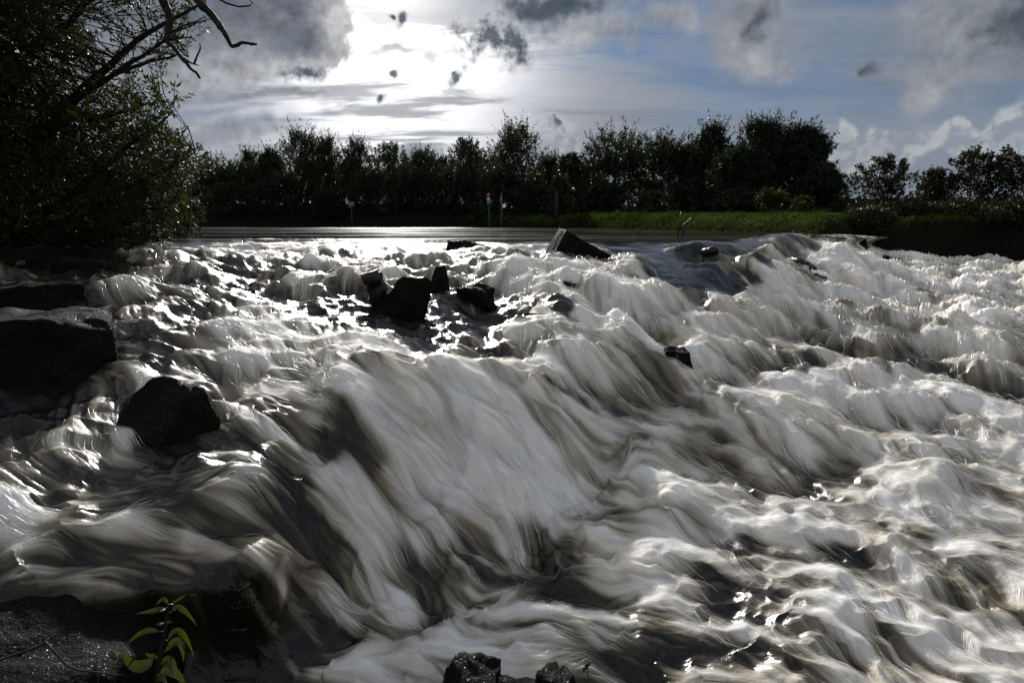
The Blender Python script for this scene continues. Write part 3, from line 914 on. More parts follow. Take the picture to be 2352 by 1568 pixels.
    a = me.attributes.new('foam', 'FLOAT', 'POINT')
    a.data.foreach_set('value', foam.astype(np.float32).ravel())
    a = me.attributes.new('rapid', 'FLOAT', 'POINT')
    a.data.foreach_set('value', ((0.085 + 0.30 * sstep(Vv, 545, 580)) * (1 - 0.85 * calm)).astype(np.float32).ravel())
    o = link('river', me)
    tag(o, 'white water rushing over the weir below a calm dark pool', None, None, 'structure')
    return dict(u=u, v=v, X=X2, Y=Y2, Z=Z.astype(np.float32), wx=wx, wy=wy, vi=vi, vj=vj, foam=foam.astype(np.float32), dist=dist, lee=lee, lic=(lic[1] * 0.5 + lic[2]).astype(np.float32))


RIVER = build_water()


def river_top(u, v):
    c = int(np.clip(np.searchsorted(RIVER['u'], u), 0, len(RIVER['u']) - 1))
    r = int(np.clip(np.searchsorted(RIVER['v'], v), 0, len(RIVER['v']) - 1))
    return np.array([RIVER['X'][r, c], RIVER['Y'][r, c], RIVER['Z'][r, c]], float)

# ------------------------------------------------------------------ rocks, blocks and driftwood in the water
def px_size(u, v, Y):
    """Metres covered by one pixel of the 2352-wide sheet at depth Y."""
    return Y / float(ray(u, v)[1]) / F_P


def rot_xyz(rx, ry, rz):
    cx, sx, cy, sy, cz, sz = math.cos(rx), math.sin(rx), math.cos(ry), math.sin(ry), math.cos(rz), math.sin(rz)
    Rx = np.array([[1, 0, 0], [0, cx, -sx], [0, sx, cx]])
    Ry = np.array([[cy, 0, sy], [0, 1, 0], [-sy, 0, cy]])
    Rz = np.array([[cz, -sz, 0], [sz, cz, 0], [0, 0, 1]])
    return Rz @ Rx @ Ry


def rock_mesh(name, dims, rot, seed, cuts=7, cut_lo=0.95, cut_hi=1.35, rough=0.03, n=18, planes=()):
    """A quarried or broken stone: a box cut by planes, with a worn surface."""
    rng = np.random.default_rng(seed)
    lin = np.linspace(-1, 1, n + 1)
    A, B = np.meshgrid(lin, lin, indexing='ij')
    V, Q, off = [], [], 0
    i = np.arange(n)[:, None] * (n + 1)
    j = np.arange(n)[None]
    q = np.stack([i + j, i + n + 1 + j, i + n + 2 + j, i + j + 1], -1).reshape(-1, 4)
    one = np.ones_like(A)
    for ax in range(3):
        for s in (-1, 1):
            c = [None, None, None]
            c[ax] = one * s
            c[(ax + 1) % 3], c[(ax + 2) % 3] = A, B
            V.append(np.stack(c, -1).reshape(-1, 3))
            Q.append((q if s > 0 else q[:, ::-1]) + off)
            off += (n + 1) ** 2
    V, Q = np.concatenate(V), np.concatenate(Q)
    pl = list(planes)
    for _ in range(cuts):
        nv = rng.normal(size=3)
        nv /= np.linalg.norm(nv)
        pl.append((nv, rng.uniform(cut_lo, cut_hi)))
    for nv, d in pl:
        nv = np.asarray(nv, float) / np.linalg.norm(nv)
        ex = np.maximum(0, V @ nv - d)
        V = V - ex[:, None] * nv
    V = V * (np.asarray(dims) / 2)
    k = 1.0 / max(0.12, min(dims))
    s = seed * 3.7
    nz = np.stack([fbm(V[:, 1] * 2.3 * k + s, V[:, 2] * 2.3 * k + V[:, 0] * k, 4, 1), fbm(V[:, 2] * 2.3 * k - s, V[:, 0] * 2.3 * k + V[:, 1] * k, 4, 2),
                   fbm(V[:, 0] * 2.3 * k + s, V[:, 1] * 2.3 * k + V[:, 2] * k, 4, 3)], -1)
    V = V + nz * rough * min(dims)
    V = V @ rot_xyz(*rot).T
    # weld the cube's seams
    key = np.round(V / (min(dims) * 1e-4)).astype(np.int64)
    _, first, inv = np.unique(key, axis=0, return_index=True, return_inverse=True)
    V, Q = V[first], inv.ravel()[Q]
    me = mesh_from(name, V, Q, None, M['rock'])
    me.validate()
    return me


def rock(name, label, u0, u1, vtop, vbase, seed, depth=0.8, rot=(0, 0, 0), sink=0.12, group=None, mat=None, w_add=0.0, zc=None, Y=None, **kw):
    um = (u0 + u1) / 2
    p = on_water(um, vbase) if Y is None else at_y(um, vbase, Y)
    s = px_size(um, vbase, p[1])
    w, h = (u1 - u0) * s + w_add, (vbase - vtop) * s
    d = w * depth
    az = math.atan2(-p[0], p[1])                              # turned square to the line of sight
    me = rock_mesh(name, (w, d, h + sink), (rot[0], rot[1], rot[2] + az), seed, **kw)
    if mat:
        me.materials.clear()
        me.materials.append(M[mat])
    o = link(name, me)
    o.location = (p[0] - math.sin(az) * d * 0.5, p[1] + math.cos(az) * d * 0.5, p[2] + (h - sink) / 2)
    tag(o, label, 'rock', group)
    return o


rock('stone_block', 'large square-edged dark stone block jutting in from the left edge', -260, 246, 738, 884, 3, 0.55, (0.03, 0.03, -0.12), 0.15, cuts=8, cut_lo=1.18, cut_hi=1.5, rough=0.055, n=34)
rock('stone_slab', 'low flat dark slab at the left edge above the large square block', -160, 168, 662, 706, 4, 0.5, (0.0, 0.02, -0.05), 0.12, cuts=9, cut_lo=1.0, cut_hi=1.4, rough=0.09)
rock('low_rock', 'small black hump of rock left, below the willow branches', 122, 222, 603, 634, 5, 0.7, (0, 0.05, 0.2), 0.1, cuts=9, cut_lo=0.8, cut_hi=1.1, rough=0.06)
rock('rounded_boulder', 'rounded black boulder with a wet flat top in the left foreground', 304, 510, 896, 1022, 26, 0.8, (0.12, 0.06, 0.25), 0.10, cuts=11, cut_lo=0.85, cut_hi=1.15, rough=0.06, n=30,
     planes=(((-0.72, -0.15, 0.7), 0.62), ((0.85, -0.2, 0.3), 0.85), ((0.25, -0.75, 0.6), 0.98), ((-0.9, -0.3, -0.3), 0.95)))
rock('quarry_block', 'dark broken block with water pouring down in front, middle of the rock group', 884, 982, 634, 722, 11, 0.7, (0.15, 0.14, 0.25), 0.12, cuts=12, cut_lo=0.85, cut_hi=1.2, rough=0.09)
rock('pointed_rock', 'small pointed dark rock standing up behind the rock group', 988, 1030, 611, 676, 13, 0.8, (0.0, -0.1, 0.5), 0.08, cuts=5, cut_lo=1.0, cut_hi=1.3, rough=0.06,
     planes=(((-0.75, 0, 0.65), 0.55),))
rock('tilted_stone', 'dark squarish rock tipped to the right at the right end of the rock group', 1062, 1132, 655, 702, 14, 0.8, (0.1, -0.25, -0.4), 0.08, cuts=10, cut_lo=0.88, cut_hi=1.2, rough=0.09)
rock('small_rock', 'small black rock breaking the foam right of the rock group', 1284, 1340, 652, 690, 15, 0.8, (0.1, 0.2, -0.3), 0.08, cuts=7, cut_lo=0.95, cut_hi=1.25, rough=0.08)
rock('sunken_rock', 'dark rock face behind thin water below the rock group', 1190, 1292, 722, 768, 16, 0.6, (0.2, 0.3, -0.3), 0.12, cuts=10, cut_lo=0.75, cut_hi=1.05, rough=0.09)
rock('half_sunken_rock', 'small dark rock in the middle of the white water, right of centre', 1516, 1586, 806, 872, 17, 0.7, (0.1, 0.1, 0.3), 0.08, cuts=7, cut_lo=0.9, cut_hi=1.2, rough=0.08)
rock('flat_rock', 'brown flat stone just under the clear water of the crest', 1026, 1114, 556, 578, 18, 0.6, (0.05, 0.06, -0.2), 0.14, cuts=9, cut_lo=0.8, cut_hi=1.1, rough=0.07)
rock('far_stone', 'tiny dark stone standing up in the distant foam on the right', 2024, 2042, 588, 606, 19, 0.8, (0, 0.3, 0.2), 0.1, cuts=6, cut_lo=0.95, cut_hi=1.3, rough=0.1)
rock('debris_rock', 'small dark lump in the foam right of the smooth dark tongue of water', 1862, 1890, 632, 652, 20, 0.8, (0, 0.3, 0.2), 0.1, cuts=6, cut_lo=0.95, cut_hi=1.3, rough=0.1)
rock('shore_rock', 'dark rocks edge at the far left under the tree', -40, 130, 570, 600, 28, 0.5, (0.0, 0.0, 0.1), 0.2, cuts=7, cut_lo=0.9, cut_hi=1.2, rough=0.07)['label'] = 'long dark shore rock under the willow at the far left'

# tipped square block on the crest
o = link('crest_block', rock_mesh('crest_block', (0.63, 0.36, 0.50), (0.10, 0.48, 0.16), 12, cuts=2, cut_lo=1.5, cut_hi=1.7, rough=0.022, n=24))
p = on_water(1322, 606)
o.location = (p[0], p[1] + 0.14, p[2] + 0.035)
tag(o, 'large square block tipped on its corner at the weir crest', 'rock')

# near bank rocks
o = link('bank_rock', rock_mesh('bank_rock', (1.30, 0.42, 0.62), (0.10, 0.045, -0.08), 31, cuts=5, cut_lo=1.15, cut_hi=1.5, rough=0.05, n=44, planes=(((0.8, -0.25, -0.2), 0.95),)))
o.location = (-1.70, 1.80, -1.40)
tag(o, 'big wet rock glittering in the lower left corner', 'rock')
o = link('corner_stone', rock_mesh('corner_stone', (0.34, 0.24, 0.2), (0.0, 0.1, 0.2), 33, cuts=8, cut_lo=0.9, cut_hi=1.2, rough=0.06))
o.location = tuple(at_y(-20, 1690, 1.38))
tag(o, 'brown stone cut off by the lower left corner', 'rock')
for k, (name, label, u0, u1, vt, seed) in enumerate((
        ('black_rock', 'rounded black rock at the bottom edge, leftmost of the bottom row', 1002, 1138, 1544, 41),
        ('black_rock', 'long low black rock at the bottom edge, second of the bottom row', 1110, 1246, 1549, 42),
        ('black_rock', 'small peaked black rock at the bottom edge, third of the bottom row', 1222, 1286, 1546, 43),
        ('black_rock', 'flat black rock at the bottom edge, rightmost of the bottom row', 1268, 1336, 1549, 44))):
    Yd = 1.86
    s = px_size(u0, vt, Yd)
    w = (u1 - u0) * s * 1.08
    me = rock_mesh(name, (w, w * 0.8 + 0.06, 0.34), (0.05, 0.0, 0.15 * (k - 1)), seed, cuts=12, cut_lo=0.82, cut_hi=1.15, rough=0.08, n=22)
    o = link(name, me)
    c = at_y((u0 + u1) / 2, vt, Yd)
    top = np.array([x.co.z for x in me.vertices]).max()
    o.location = (c[0], c[1], c[2] - top)
    tag(o, label, 'rock', 'black rocks along the bottom edge')


for k, (lb, u0, u1, vt, vb) in enumerate((('dark shore stone at the left foot of the right-hand bushes', 1962, 1990, 545, 555), ('low dark shore stone under the reddish bush', 2010, 2050, 548, 561),
                                          ('small dark shore stone below the gap in the right-hand bushes', 2092, 2118, 557, 570), ('flat dark shore stone under the tall twiggy bush', 2168, 2215, 566, 581),
                                          ('dark shore stone near the right edge of the foam', 2270, 2310, 584, 598))):
    rock('shore_stone', lb, u0, u1, vt, vb, 60 + k, 0.8, (0.05, 0.1 * (k - 2), 0.3 * k), 0.25, 'stones along the right shore', cuts=9, cut_lo=0.8, cut_hi=1.1, rough=0.09, n=12)


def stick(name, label, pts, radii, mat='drift', cat='driftwood', sides=8, side_twigs=()):
    g = Geo()
    pts = np.array(pts, float)
    t = np.linspace(0, 1, len(pts))
    tt = np.linspace(0, 1, max(len(pts), 6 * len(pts) // 2))
    P = np.stack([np.interp(tt, t, pts[:, c]) for c in range(3)], -1)
    R = np.interp(tt, t, radii)
    P += np.stack([vnoise(tt * 7, tt * 0 + 3, k + len(label)) for k in range(3)], -1) * R[:, None] * 0.35
    g.tube(P, R * (1 + 0.15 * vnoise(tt * 11, tt, 9)), sides)
    for (tp, tr) in side_twigs:
        g.tube(np.array(tp, float), tr, 6)
    o = link(name, g.mesh(name, M[mat]))
    tag(o, label, cat)
    return o


def wpt(u, v, Y):
    return at_y(u, v, Y)


pw = lambda u, v: on_water(u, v)[1]
Y0 = pw(855, 700)
stick('log_stump', 'sawn log end leaning left at the left of the rock group', [wpt(878, 712, Y0 + .05), wpt(868, 668, Y0), wpt(850, 624, Y0 - .04)], [.075, .075, .07], sides=14)
Y0 = pw(45, 636)
stick('driftwood_stick', 'short thick stick poking up at the left edge', [wpt(26, 640, Y0), wpt(40, 622, Y0), wpt(53, 604, Y0 - .05)], [.035, .034, .03])
stick('driftwood_log', 'dark log end at the very left edge beside the short stick', [wpt(-40, 596, Y0 + .1), wpt(-10, 628, Y0), wpt(16, 652, Y0 - .1)], [.07, .08, .06], sides=10)
Y0 = pw(1625, 600)
stick('driftwood_log', 'short dark log lying level on the smooth water near the crest', [wpt(1602, 582, Y0 + .2), wpt(1625, 579, Y0), wpt(1648, 574, Y0)], [.05, .055, .05], sides=10)
Y0 = pw(1850, 620)
stick('driftwood_log', 'knotty dark log slanting down in the right-hand foam', [wpt(1822, 596, Y0 + .2), wpt(1840, 604, Y0), wpt(1856, 608, Y0), wpt(1868, 619, Y0 - .2)], [.05, .06, .05, .055], sides=9)
Y0 = pw(1912, 579)
stick('driftwood_stick', 'tiny upright stick in the distant foam on the right', [wpt(1911, 581, Y0), wpt(1913, 561, Y0)], [.04, .03])
Y0 = pw(2054, 580)
stick('driftwood_stick', 'thin curved stick at the far edge of the foam by the bushes', [wpt(2048, 582, Y0), wpt(2053, 574, Y0), wpt(2061, 570, Y0)], [.03, .03, .02])
Y0 = pw(1988, 568)
stick('driftwood_stick', 'thin level stick lying on the far foam under the dark bushes', [wpt(1976, 562, Y0), wpt(1988, 564, Y0), wpt(1998, 569, Y0)], [.03, .035, .02])
Y0 = pw(1566, 545)
stick('forked_branch', 'bare forked branch standing up out of the water before the grass bank', [wpt(1566, 548, Y0), wpt(1569, 534, Y0), wpt(1570, 516, Y0), wpt(1580, 508, Y0), wpt(1590, 499, Y0)], [.03, .03, .022, .016, .008],
      side_twigs=[([wpt(1556, 545, Y0), wpt(1558, 520, Y0), wpt(1561, 502, Y0), wpt(1564, 486, Y0)], [.02, .016, .012, .006])])

# ------------------------------------------------------------------ trees
UP = np.array([0, 0, 1.0])


def curve_pts(a, b, sag, rng, n=6, wob=0.06):
    a = np.asarray(a, float); b = np.asarray(b, float)
    t = np.linspace(0, 1, n)[:, None]
    L = np.linalg.norm(b - a)
    p = a + (b - a) * t + UP * sag * L * (t * (1 - t)) * 4
    p[1:-1] += rng.normal(size=(n - 2, 3)) * wob * L * 0.4
    return p


def shoots(geo, P, D, L, n_leaf, ll, lw, rng, spread=0.10, droop=0.0, arch=0.0, small=False):
    """Leaves strung along many shoots at once."""
    n = len(P)
    D = D / (np.linalg.norm(D, axis=1, keepdims=True) + 1e-9)
    t = rng.random((n, n_leaf)) ** 0.8
    base = P[:, None] + D[:, None] * (L[:, None] * t)[..., None]
    base[..., 2] -= arch * (L[:, None] * t) * t
    base += rng.normal(size=base.shape) * spread * (1.1 - 0.8 * t)[..., None]
    d = D[:, None] * 0.7 + rng.normal(size=base.shape) * 0.75
    d[..., 2] -= droop
    m = n * n_leaf
    geo.leaves(base.reshape(m, 3), d.reshape(m, 3), ll * rng.uniform(0.6, 1.3, m), lw * rng.uniform(0.7, 1.3, m) * (1.5 if small else 1.0), rng, 0.3, small=small)


def tree(name, label, u, vtop, wpx, Y, kind, seed, mat='leaf_far', group='trees along the far bank', dens=1.0, stems=None, cat='tree', base_v=None, leaf=(0.25, 0.080)):
    rng = np.random.default_rng(seed)
    x = float(at_y(u, vtop, Y)[0])
    zb = float(ground_h(x, Y)) - 0.15
    H = float(at_y(u, vtop, Y)[2]) - zb
    Rx = wpx * px_size(u, vtop, Y) / 2 * (1.42 if group == 'trees along the far bank' else 1.0)
    root = empty(name, (x, Y, zb))
    tag(root, label, cat, group)
    tr, cr = Geo(), Geo()
    far_ = Y > 20
    low = {'upright': 0.10, 'weeping': 0.12, 'open': 0.36, 'dense': 0.0, 'shrub': 0.0}[kind]
    cz, rz = H * (0.5 + low / 2), H * (0.5 - low / 2)
    ns = stems or {'upright': 3, 'weeping': 1, 'open': 3, 'dense': 3, 'shrub': 9}[kind]
    tips = []
    for k in range(ns):
        a = rng.uniform(0, 6.28)
        lean = rng.uniform(0.15, 0.55) * Rx * (1 if ns > 1 else 0.2)
        top = np.array([math.cos(a) * lean, math.sin(a) * lean, H * rng.uniform(0.72, 0.9)])
        b0 = np.array([math.cos(a), math.sin(a), 0]) * 0.03 * H * (ns > 1)
        p = curve_pts(b0, top, 0.04, rng, 8, 0.05)
        r0 = H * (0.026 if ns < 3 else 0.015) * (0.5 if kind == 'shrub' else 1)
        tr.tube(p, np.linspace(r0, r0 * 0.2, 8), 7)
        nl = 9 if kind != 'shrub' else 5
        for q in range(nl):
            t = rng.uniform(0.22, 0.95)
            s = p[int(t * 7)]
            d = rng.normal(size=3)
            d /= np.linalg.norm(d)
            e = np.array([d[0] * Rx, d[1] * Rx, cz + d[2] * rz * 0.9 + 0.1 * H]) * np.array([0.85, 0.85, 1.0])
            e[2] = max(e[2], s[2] + 0.02 * H)
            lp = curve_pts(s, s + (e - s) * rng.uniform(0.6, 1.0), 0.06, rng, 6, 0.08)
            tr.tube(lp, np.linspace(r0 * 0.42, r0 * 0.08, 6), 5)
            tips.append(lp[2:])
    tips = np.concatenate(tips)
    nS = int({'upright': 400, 'weeping': 400, 'open': 330, 'dense': 600, 'shrub': 220}[kind] * dens)
    d = rng.normal(size=(nS, 3))
    d /= np.linalg.norm(d, axis=1, keepdims=True)
    r = rng.random(nS) ** (0.42 if kind != 'open' else 0.3)
    wob = 0.78 + 0.34 * vnoise(d[:, 0] * 2.2 + seed, d[:, 2] * 2.2 + d[:, 1] * 2.2, seed % 50)
    P = np.stack([d[:, 0] * Rx * r * wob, d[:, 1] * Rx * r * wob, cz + d[:, 2] * rz * r * np.minimum(wob, 1.0)], -1)
    if kind != 'open':
        zz = rng.random(nS) ** 0.85                                   # dome or egg, leafy to the ground
        prof = np.sqrt(np.maximum(0.02, 1 - zz ** 2.4)) if kind in ('dense', 'shrub', 'weeping') else np.sin(np.pi * np.clip(0.16 + 0.82 * zz, 0, 1)) ** 0.7
        dh = np.hypot(d[:, 0], d[:, 1]) + 1e-6
        rr = rng.random(nS) ** 0.45 * prof * wob * Rx
        P = np.stack([d[:, 0] / dh * rr, d[:, 1] / dh * rr, H * (0.02 + 0.90 * zz)], -1)
    half = nS // 3
    P[:half] = P[:half] * 0.45 + tips[rng.integers(0, len(tips), half)] * 0.55
    out = np.stack([d[:, 0], d[:, 1], d[:, 2] * 0.3], -1)
    ll, lw = leaf
    if kind == 'weeping':
        L = H * rng.uniform(0.12, 0.30, nS)
        L = np.minimum(L, np.maximum(P[:, 2] - 0.1 * H, 0.3))
        D = np.array([0, 0, -1.0]) + out * 0.22 + rng.normal(size=(nS, 3)) * 0.10
        shoots(cr, P, D, L, 30, ll, lw * 0.8, rng, 0.10, 0.5, small=far_)
        k = nS // 4
        hi = np.argsort(-P[:, 2])[:k]
        shoots(cr, P[hi], UP + out[hi] * 0.6 + rng.normal(size=(k, 3)) * 0.3, H * rng.uniform(0.05, 0.12, k), 20, ll, lw, rng, 0.10, small=far_)
    else:
        up = {'upright': 1.1, 'open': 0.8, 'dense': 0.7, 'shrub': 1.0}[kind]
        D = UP * up + out * 0.7 + rng.normal(size=(nS, 3)) * 0.3
        L = H * rng.uniform(0.07, 0.16, nS) * (1.3 if kind == 'shrub' else 1.0)
        shoots(cr, P, D, L, 26 if kind != 'shrub' else 22, ll, lw, rng, 0.13 if kind != 'shrub' else 0.07, small=far_)
        k = nS // 6                                                   # long leaders standing out of the top
        hi = np.argsort(-(P[:, 2] + rng.normal(size=nS) * 0.10 * H))[:k]
        shoots(cr, P[hi], UP * 1.5 + out[hi] * 0.7 + rng.normal(size=(k, 3)) * 0.25, H * rng.uniform(0.12, 0.30, k) * (0.7 if kind == 'shrub' else 1.0), 16, ll * 0.9, lw * 0.8, rng, 0.05, small=far_)
        if kind in ('shrub', 'open', 'upright'):
            for q in rng.choice(nS, min(nS, 40 if far_ else 90), replace=False):
                dd = D[q] / np.linalg.norm(D[q])
                tr.tube([P[q] - dd * L[q] * 1.5, P[q], P[q] + dd * L[q]], [0.011 * H / 4, 0.008 * H / 4, 0.003], 3)
    for g_, nm, mt in ((tr, 'trunk', M['bark']), (cr, 'crown', M[mat])):
        link(nm, g_.mesh(nm, mt, smooth=(nm == 'trunk')), root)
    return root


# far bank, from left to right (column, row of the top, width, distance)
TREES = [
    ('willow_tree', 'small bushy tree with forked open stems at the left end of the far trees', 500, 372, 120, 72, 'open', 'leaf_far', 1.2),
    ('willow_tree', 'slim pale-topped tree right of the forked tree at the left end', 575, 352, 100, 74, 'upright', 'leaf_far', 1.0),
    ('willow_tree', 'narrow tree just left of the tall twin-topped left tree', 625, 345, 70, 75, 'upright', 'leaf_far', 1.0),
    ('willow_tree', 'tall twin-topped tree, highest on the left part of the far bank', 690, 303, 110, 73, 'upright', 'leaf_far', 1.25),
    ('willow_tree', 'feathery tree directly right of the tallest left tree', 748, 318, 80, 74, 'upright', 'leaf_far', 1.0),
    ('willow_tree', 'thin spiky tree between the left trees and the first weeping willow', 815, 322, 70, 76, 'upright', 'leaf_far', 0.9),
    ('weeping_willow', 'broad weeping willow left of the middle of the far trees', 895, 328, 150, 72, 'weeping', 'leaf_far', 1.3),
    ('willow_tree', 'low pale tree right of the broad weeping willow', 972, 346, 90, 75, 'upright', 'leaf_far', 1.0),
    ('weeping_willow', 'weeping willow with ragged hanging top left of the tallest middle tree', 1070, 314, 125, 70, 'weeping', 'leaf_far', 1.3),
    ('poplar_tree', 'tallest tree in the middle of the far bank, narrow and pointed', 1186, 286, 130, 66, 'upright', 'leaf_far', 1.35),
    ('willow_tree', 'short tree in the gap right of the tallest middle tree', 1262, 362, 80, 68, 'dense', 'leaf_dark', 0.7),
    ('weeping_willow', 'low dark weeping willow behind the timber post', 1318, 350, 120, 62, 'weeping', 'leaf_dark', 1.2),
    ('willow_tree', 'round-topped tree with open stems above the middle of the grass bank', 1418, 312, 140, 60, 'open', 'leaf_far', 1.5),
    ('willow_tree', 'second open-stemmed tree, right of the round-topped one on the grass bank', 1530, 318, 125, 60, 'open', 'leaf_far', 1.4),
    ('willow_tree', 'narrow dark tree between the open-stemmed trees and the big right clump', 1596, 335, 90, 58, 'dense', 'leaf_dark', 0.8),
    ('willow_tree', 'pointed tree on the left shoulder of the big dark right clump', 1642, 290, 100, 56, 'upright', 'leaf_dark', 1.2),
    ('willow_tree', 'dark rounded tree in front of the big right clump', 1705, 345, 150, 50, 'dense', 'leaf_dark', 1.2),
    ('willow_tree', 'biggest dark tree, highest of the right clump', 1762, 280, 170, 52, 'dense', 'leaf_dark', 1.5),
    ('willow_tree', 'dark tree on the right side of the big right clump', 1842, 296, 130, 50, 'dense', 'leaf_dark', 1.3),
    ('willow_tree', 'shorter dark tree sloping down at the right end of the big clump', 1888, 390, 100, 47, 'dense', 'leaf_dark', 1.0),
]
for k, (nm, lb, u, vt, w, Y, kind, mt, dn) in enumerate(TREES):
    tree(nm, lb, u, vt, w, Y, kind, 100 + k, mt, 'trees along the far bank', dn)
BACK = [
    ('low dark tree at the back, left of all the far trees', 470, 415, 120, 80), ('dark tree at the back between the slim and the narrow left trees', 600, 385, 150, 82),
    ('dark tree at the back behind the feathery left tree', 720, 375, 150, 82), ('dark tree at the back left of the broad weeping willow', 805, 375, 140, 82),
    ('dark tree at the back right of the broad weeping willow', 945, 372, 150, 82), ('dark tree at the back left of the ragged weeping willow', 1020, 365, 130, 80),
    ('dark tree at the back between the ragged willow and the tallest tree', 1125, 362, 130, 78), ('dark tree at the back right of the tallest middle tree', 1250, 385, 130, 76),
    ('dark tree at the back between the timber post and the round-topped tree', 1350, 385, 140, 72), ('dark tree at the back between the two open-stemmed trees', 1475, 400, 150, 72),
    ('dark tree at the back left of the big right clump', 1600, 365, 150, 70)]
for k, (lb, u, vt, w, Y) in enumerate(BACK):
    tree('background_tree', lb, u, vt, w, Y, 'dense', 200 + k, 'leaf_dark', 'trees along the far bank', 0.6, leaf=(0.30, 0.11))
UNDER = [
    ('dark low bush on the far bank under the forked left tree', 530, 425, 180, 69.5, 'dense', 'leaf_dark'),
    ('dark low bush on the far bank under the tallest left tree', 640, 405, 190, 70, 'dense', 'leaf_dark'),
    ('rounded bush by the water left of the small grey board', 752, 436, 120, 69, 'dense', 'leaf_dark'),
    ('dark bush on the far bank right behind the small grey board', 850, 400, 190, 70.5, 'dense', 'leaf_dark'),
    ('dark bush below the broad weeping willow on the far bank', 950, 395, 190, 69.8, 'dense', 'leaf_dark'),
    ('dark bush on the far bank just left of the grass bank tip', 1050, 395, 180, 70, 'dense', 'leaf_dark'),
    ('dark bush behind the two small signs', 1160, 395, 180, 63, 'dense', 'leaf_dark'),
    ('pale glossy upright shrub beside the timber post', 1288, 412, 62, 54, 'upright', 'leaf_far'),
    ('dark bush filling the gap left of the pale upright shrub', 1225, 425, 130, 59, 'dense', 'leaf_dark'),
    ('dark bush under the round-topped open tree', 1390, 425, 150, 57, 'dense', 'leaf_dark'),
    ('grey-green low shrub on the grass bank under the open-stemmed trees', 1500, 442, 130, 50, 'shrub', 'leaf_far'),
    ('dark bush between the open-stemmed trees and the right clump', 1590, 420, 140, 54, 'dense', 'leaf_dark'),
    ('small leaning shrub with yellow-green top on the bank edge at right', 1772, 440, 62, 30, 'open', 'leaf_yellow'),
    ('yellowing low bush at the foot of the big right clump', 1842, 452, 95, 40, 'shrub', 'leaf_yellow'),
    ('small grey bush in the gap between the right clump and the right-hand bushes', 1935, 462, 70, 42, 'shrub', 'leaf_dark'),
    ('dark bush at the foot of the big right clump, left of the yellow one', 1690, 440, 130, 47, 'dense', 'leaf_dark'),
]
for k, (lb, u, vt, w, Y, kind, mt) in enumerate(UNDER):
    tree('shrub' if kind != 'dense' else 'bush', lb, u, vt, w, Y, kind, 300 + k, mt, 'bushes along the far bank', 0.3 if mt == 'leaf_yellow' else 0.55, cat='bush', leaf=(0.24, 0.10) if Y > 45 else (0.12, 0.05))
BUSHES = [
    ('leafy bush with reddish-brown leaves at the left end of the right-hand bushes', 2040, 366, 205, 26, 0.85),
    ('lower dark bush between the two taller right-hand bushes', 2150, 392, 120, 27, 0.7),
    ('tall twiggy dark bush near the right edge', 2250, 345, 170, 26.5, 0.8),
    ('tall dark bush cut off by the right edge', 2350, 338, 180, 25.5, 0.8),
    ('tall bush standing just beyond the right edge', 2490, 330, 200, 24, 0.7),
    ('low black bush at the left foot of the right-hand bushes, where the foam ends', 2000, 492, 130, 20.6, 0.8),
    ('low dark bush hanging over the water at the foot of the right-hand bushes', 2075, 478, 200, 24.6, 1.3),
    ('low black bush over the water below the tall twiggy bush', 2215, 470, 220, 24.8, 1.4),
    ('low black bush over the water at the right edge', 2360, 470, 220, 22.6, 1.4),
]
for k, (lb, u, vt, w, Y, dn) in enumerate(BUSHES):
    tree('riverside_bush', lb, u, vt, w, Y, 'shrub' if vt < 440 else 'dense', 400 + k, 'leaf_bush', 'bushes on the right bank', dn, stems=13, cat='bush', leaf=(0.12, 0.06))


# ---- the willow on the left bank
def inside_poly(poly, u, v):
    c = np.zeros(u.shape, bool)
    n = len(poly)
    for i in range(n):
        (ax, ay), (bx, by) = poly[i], poly[(i + 1) % n]
        if ay != by:
            c ^= ((ay > v) != (by > v)) & (u < (bx - ax) * (v - ay) / (by - ay) + ax)
    return c


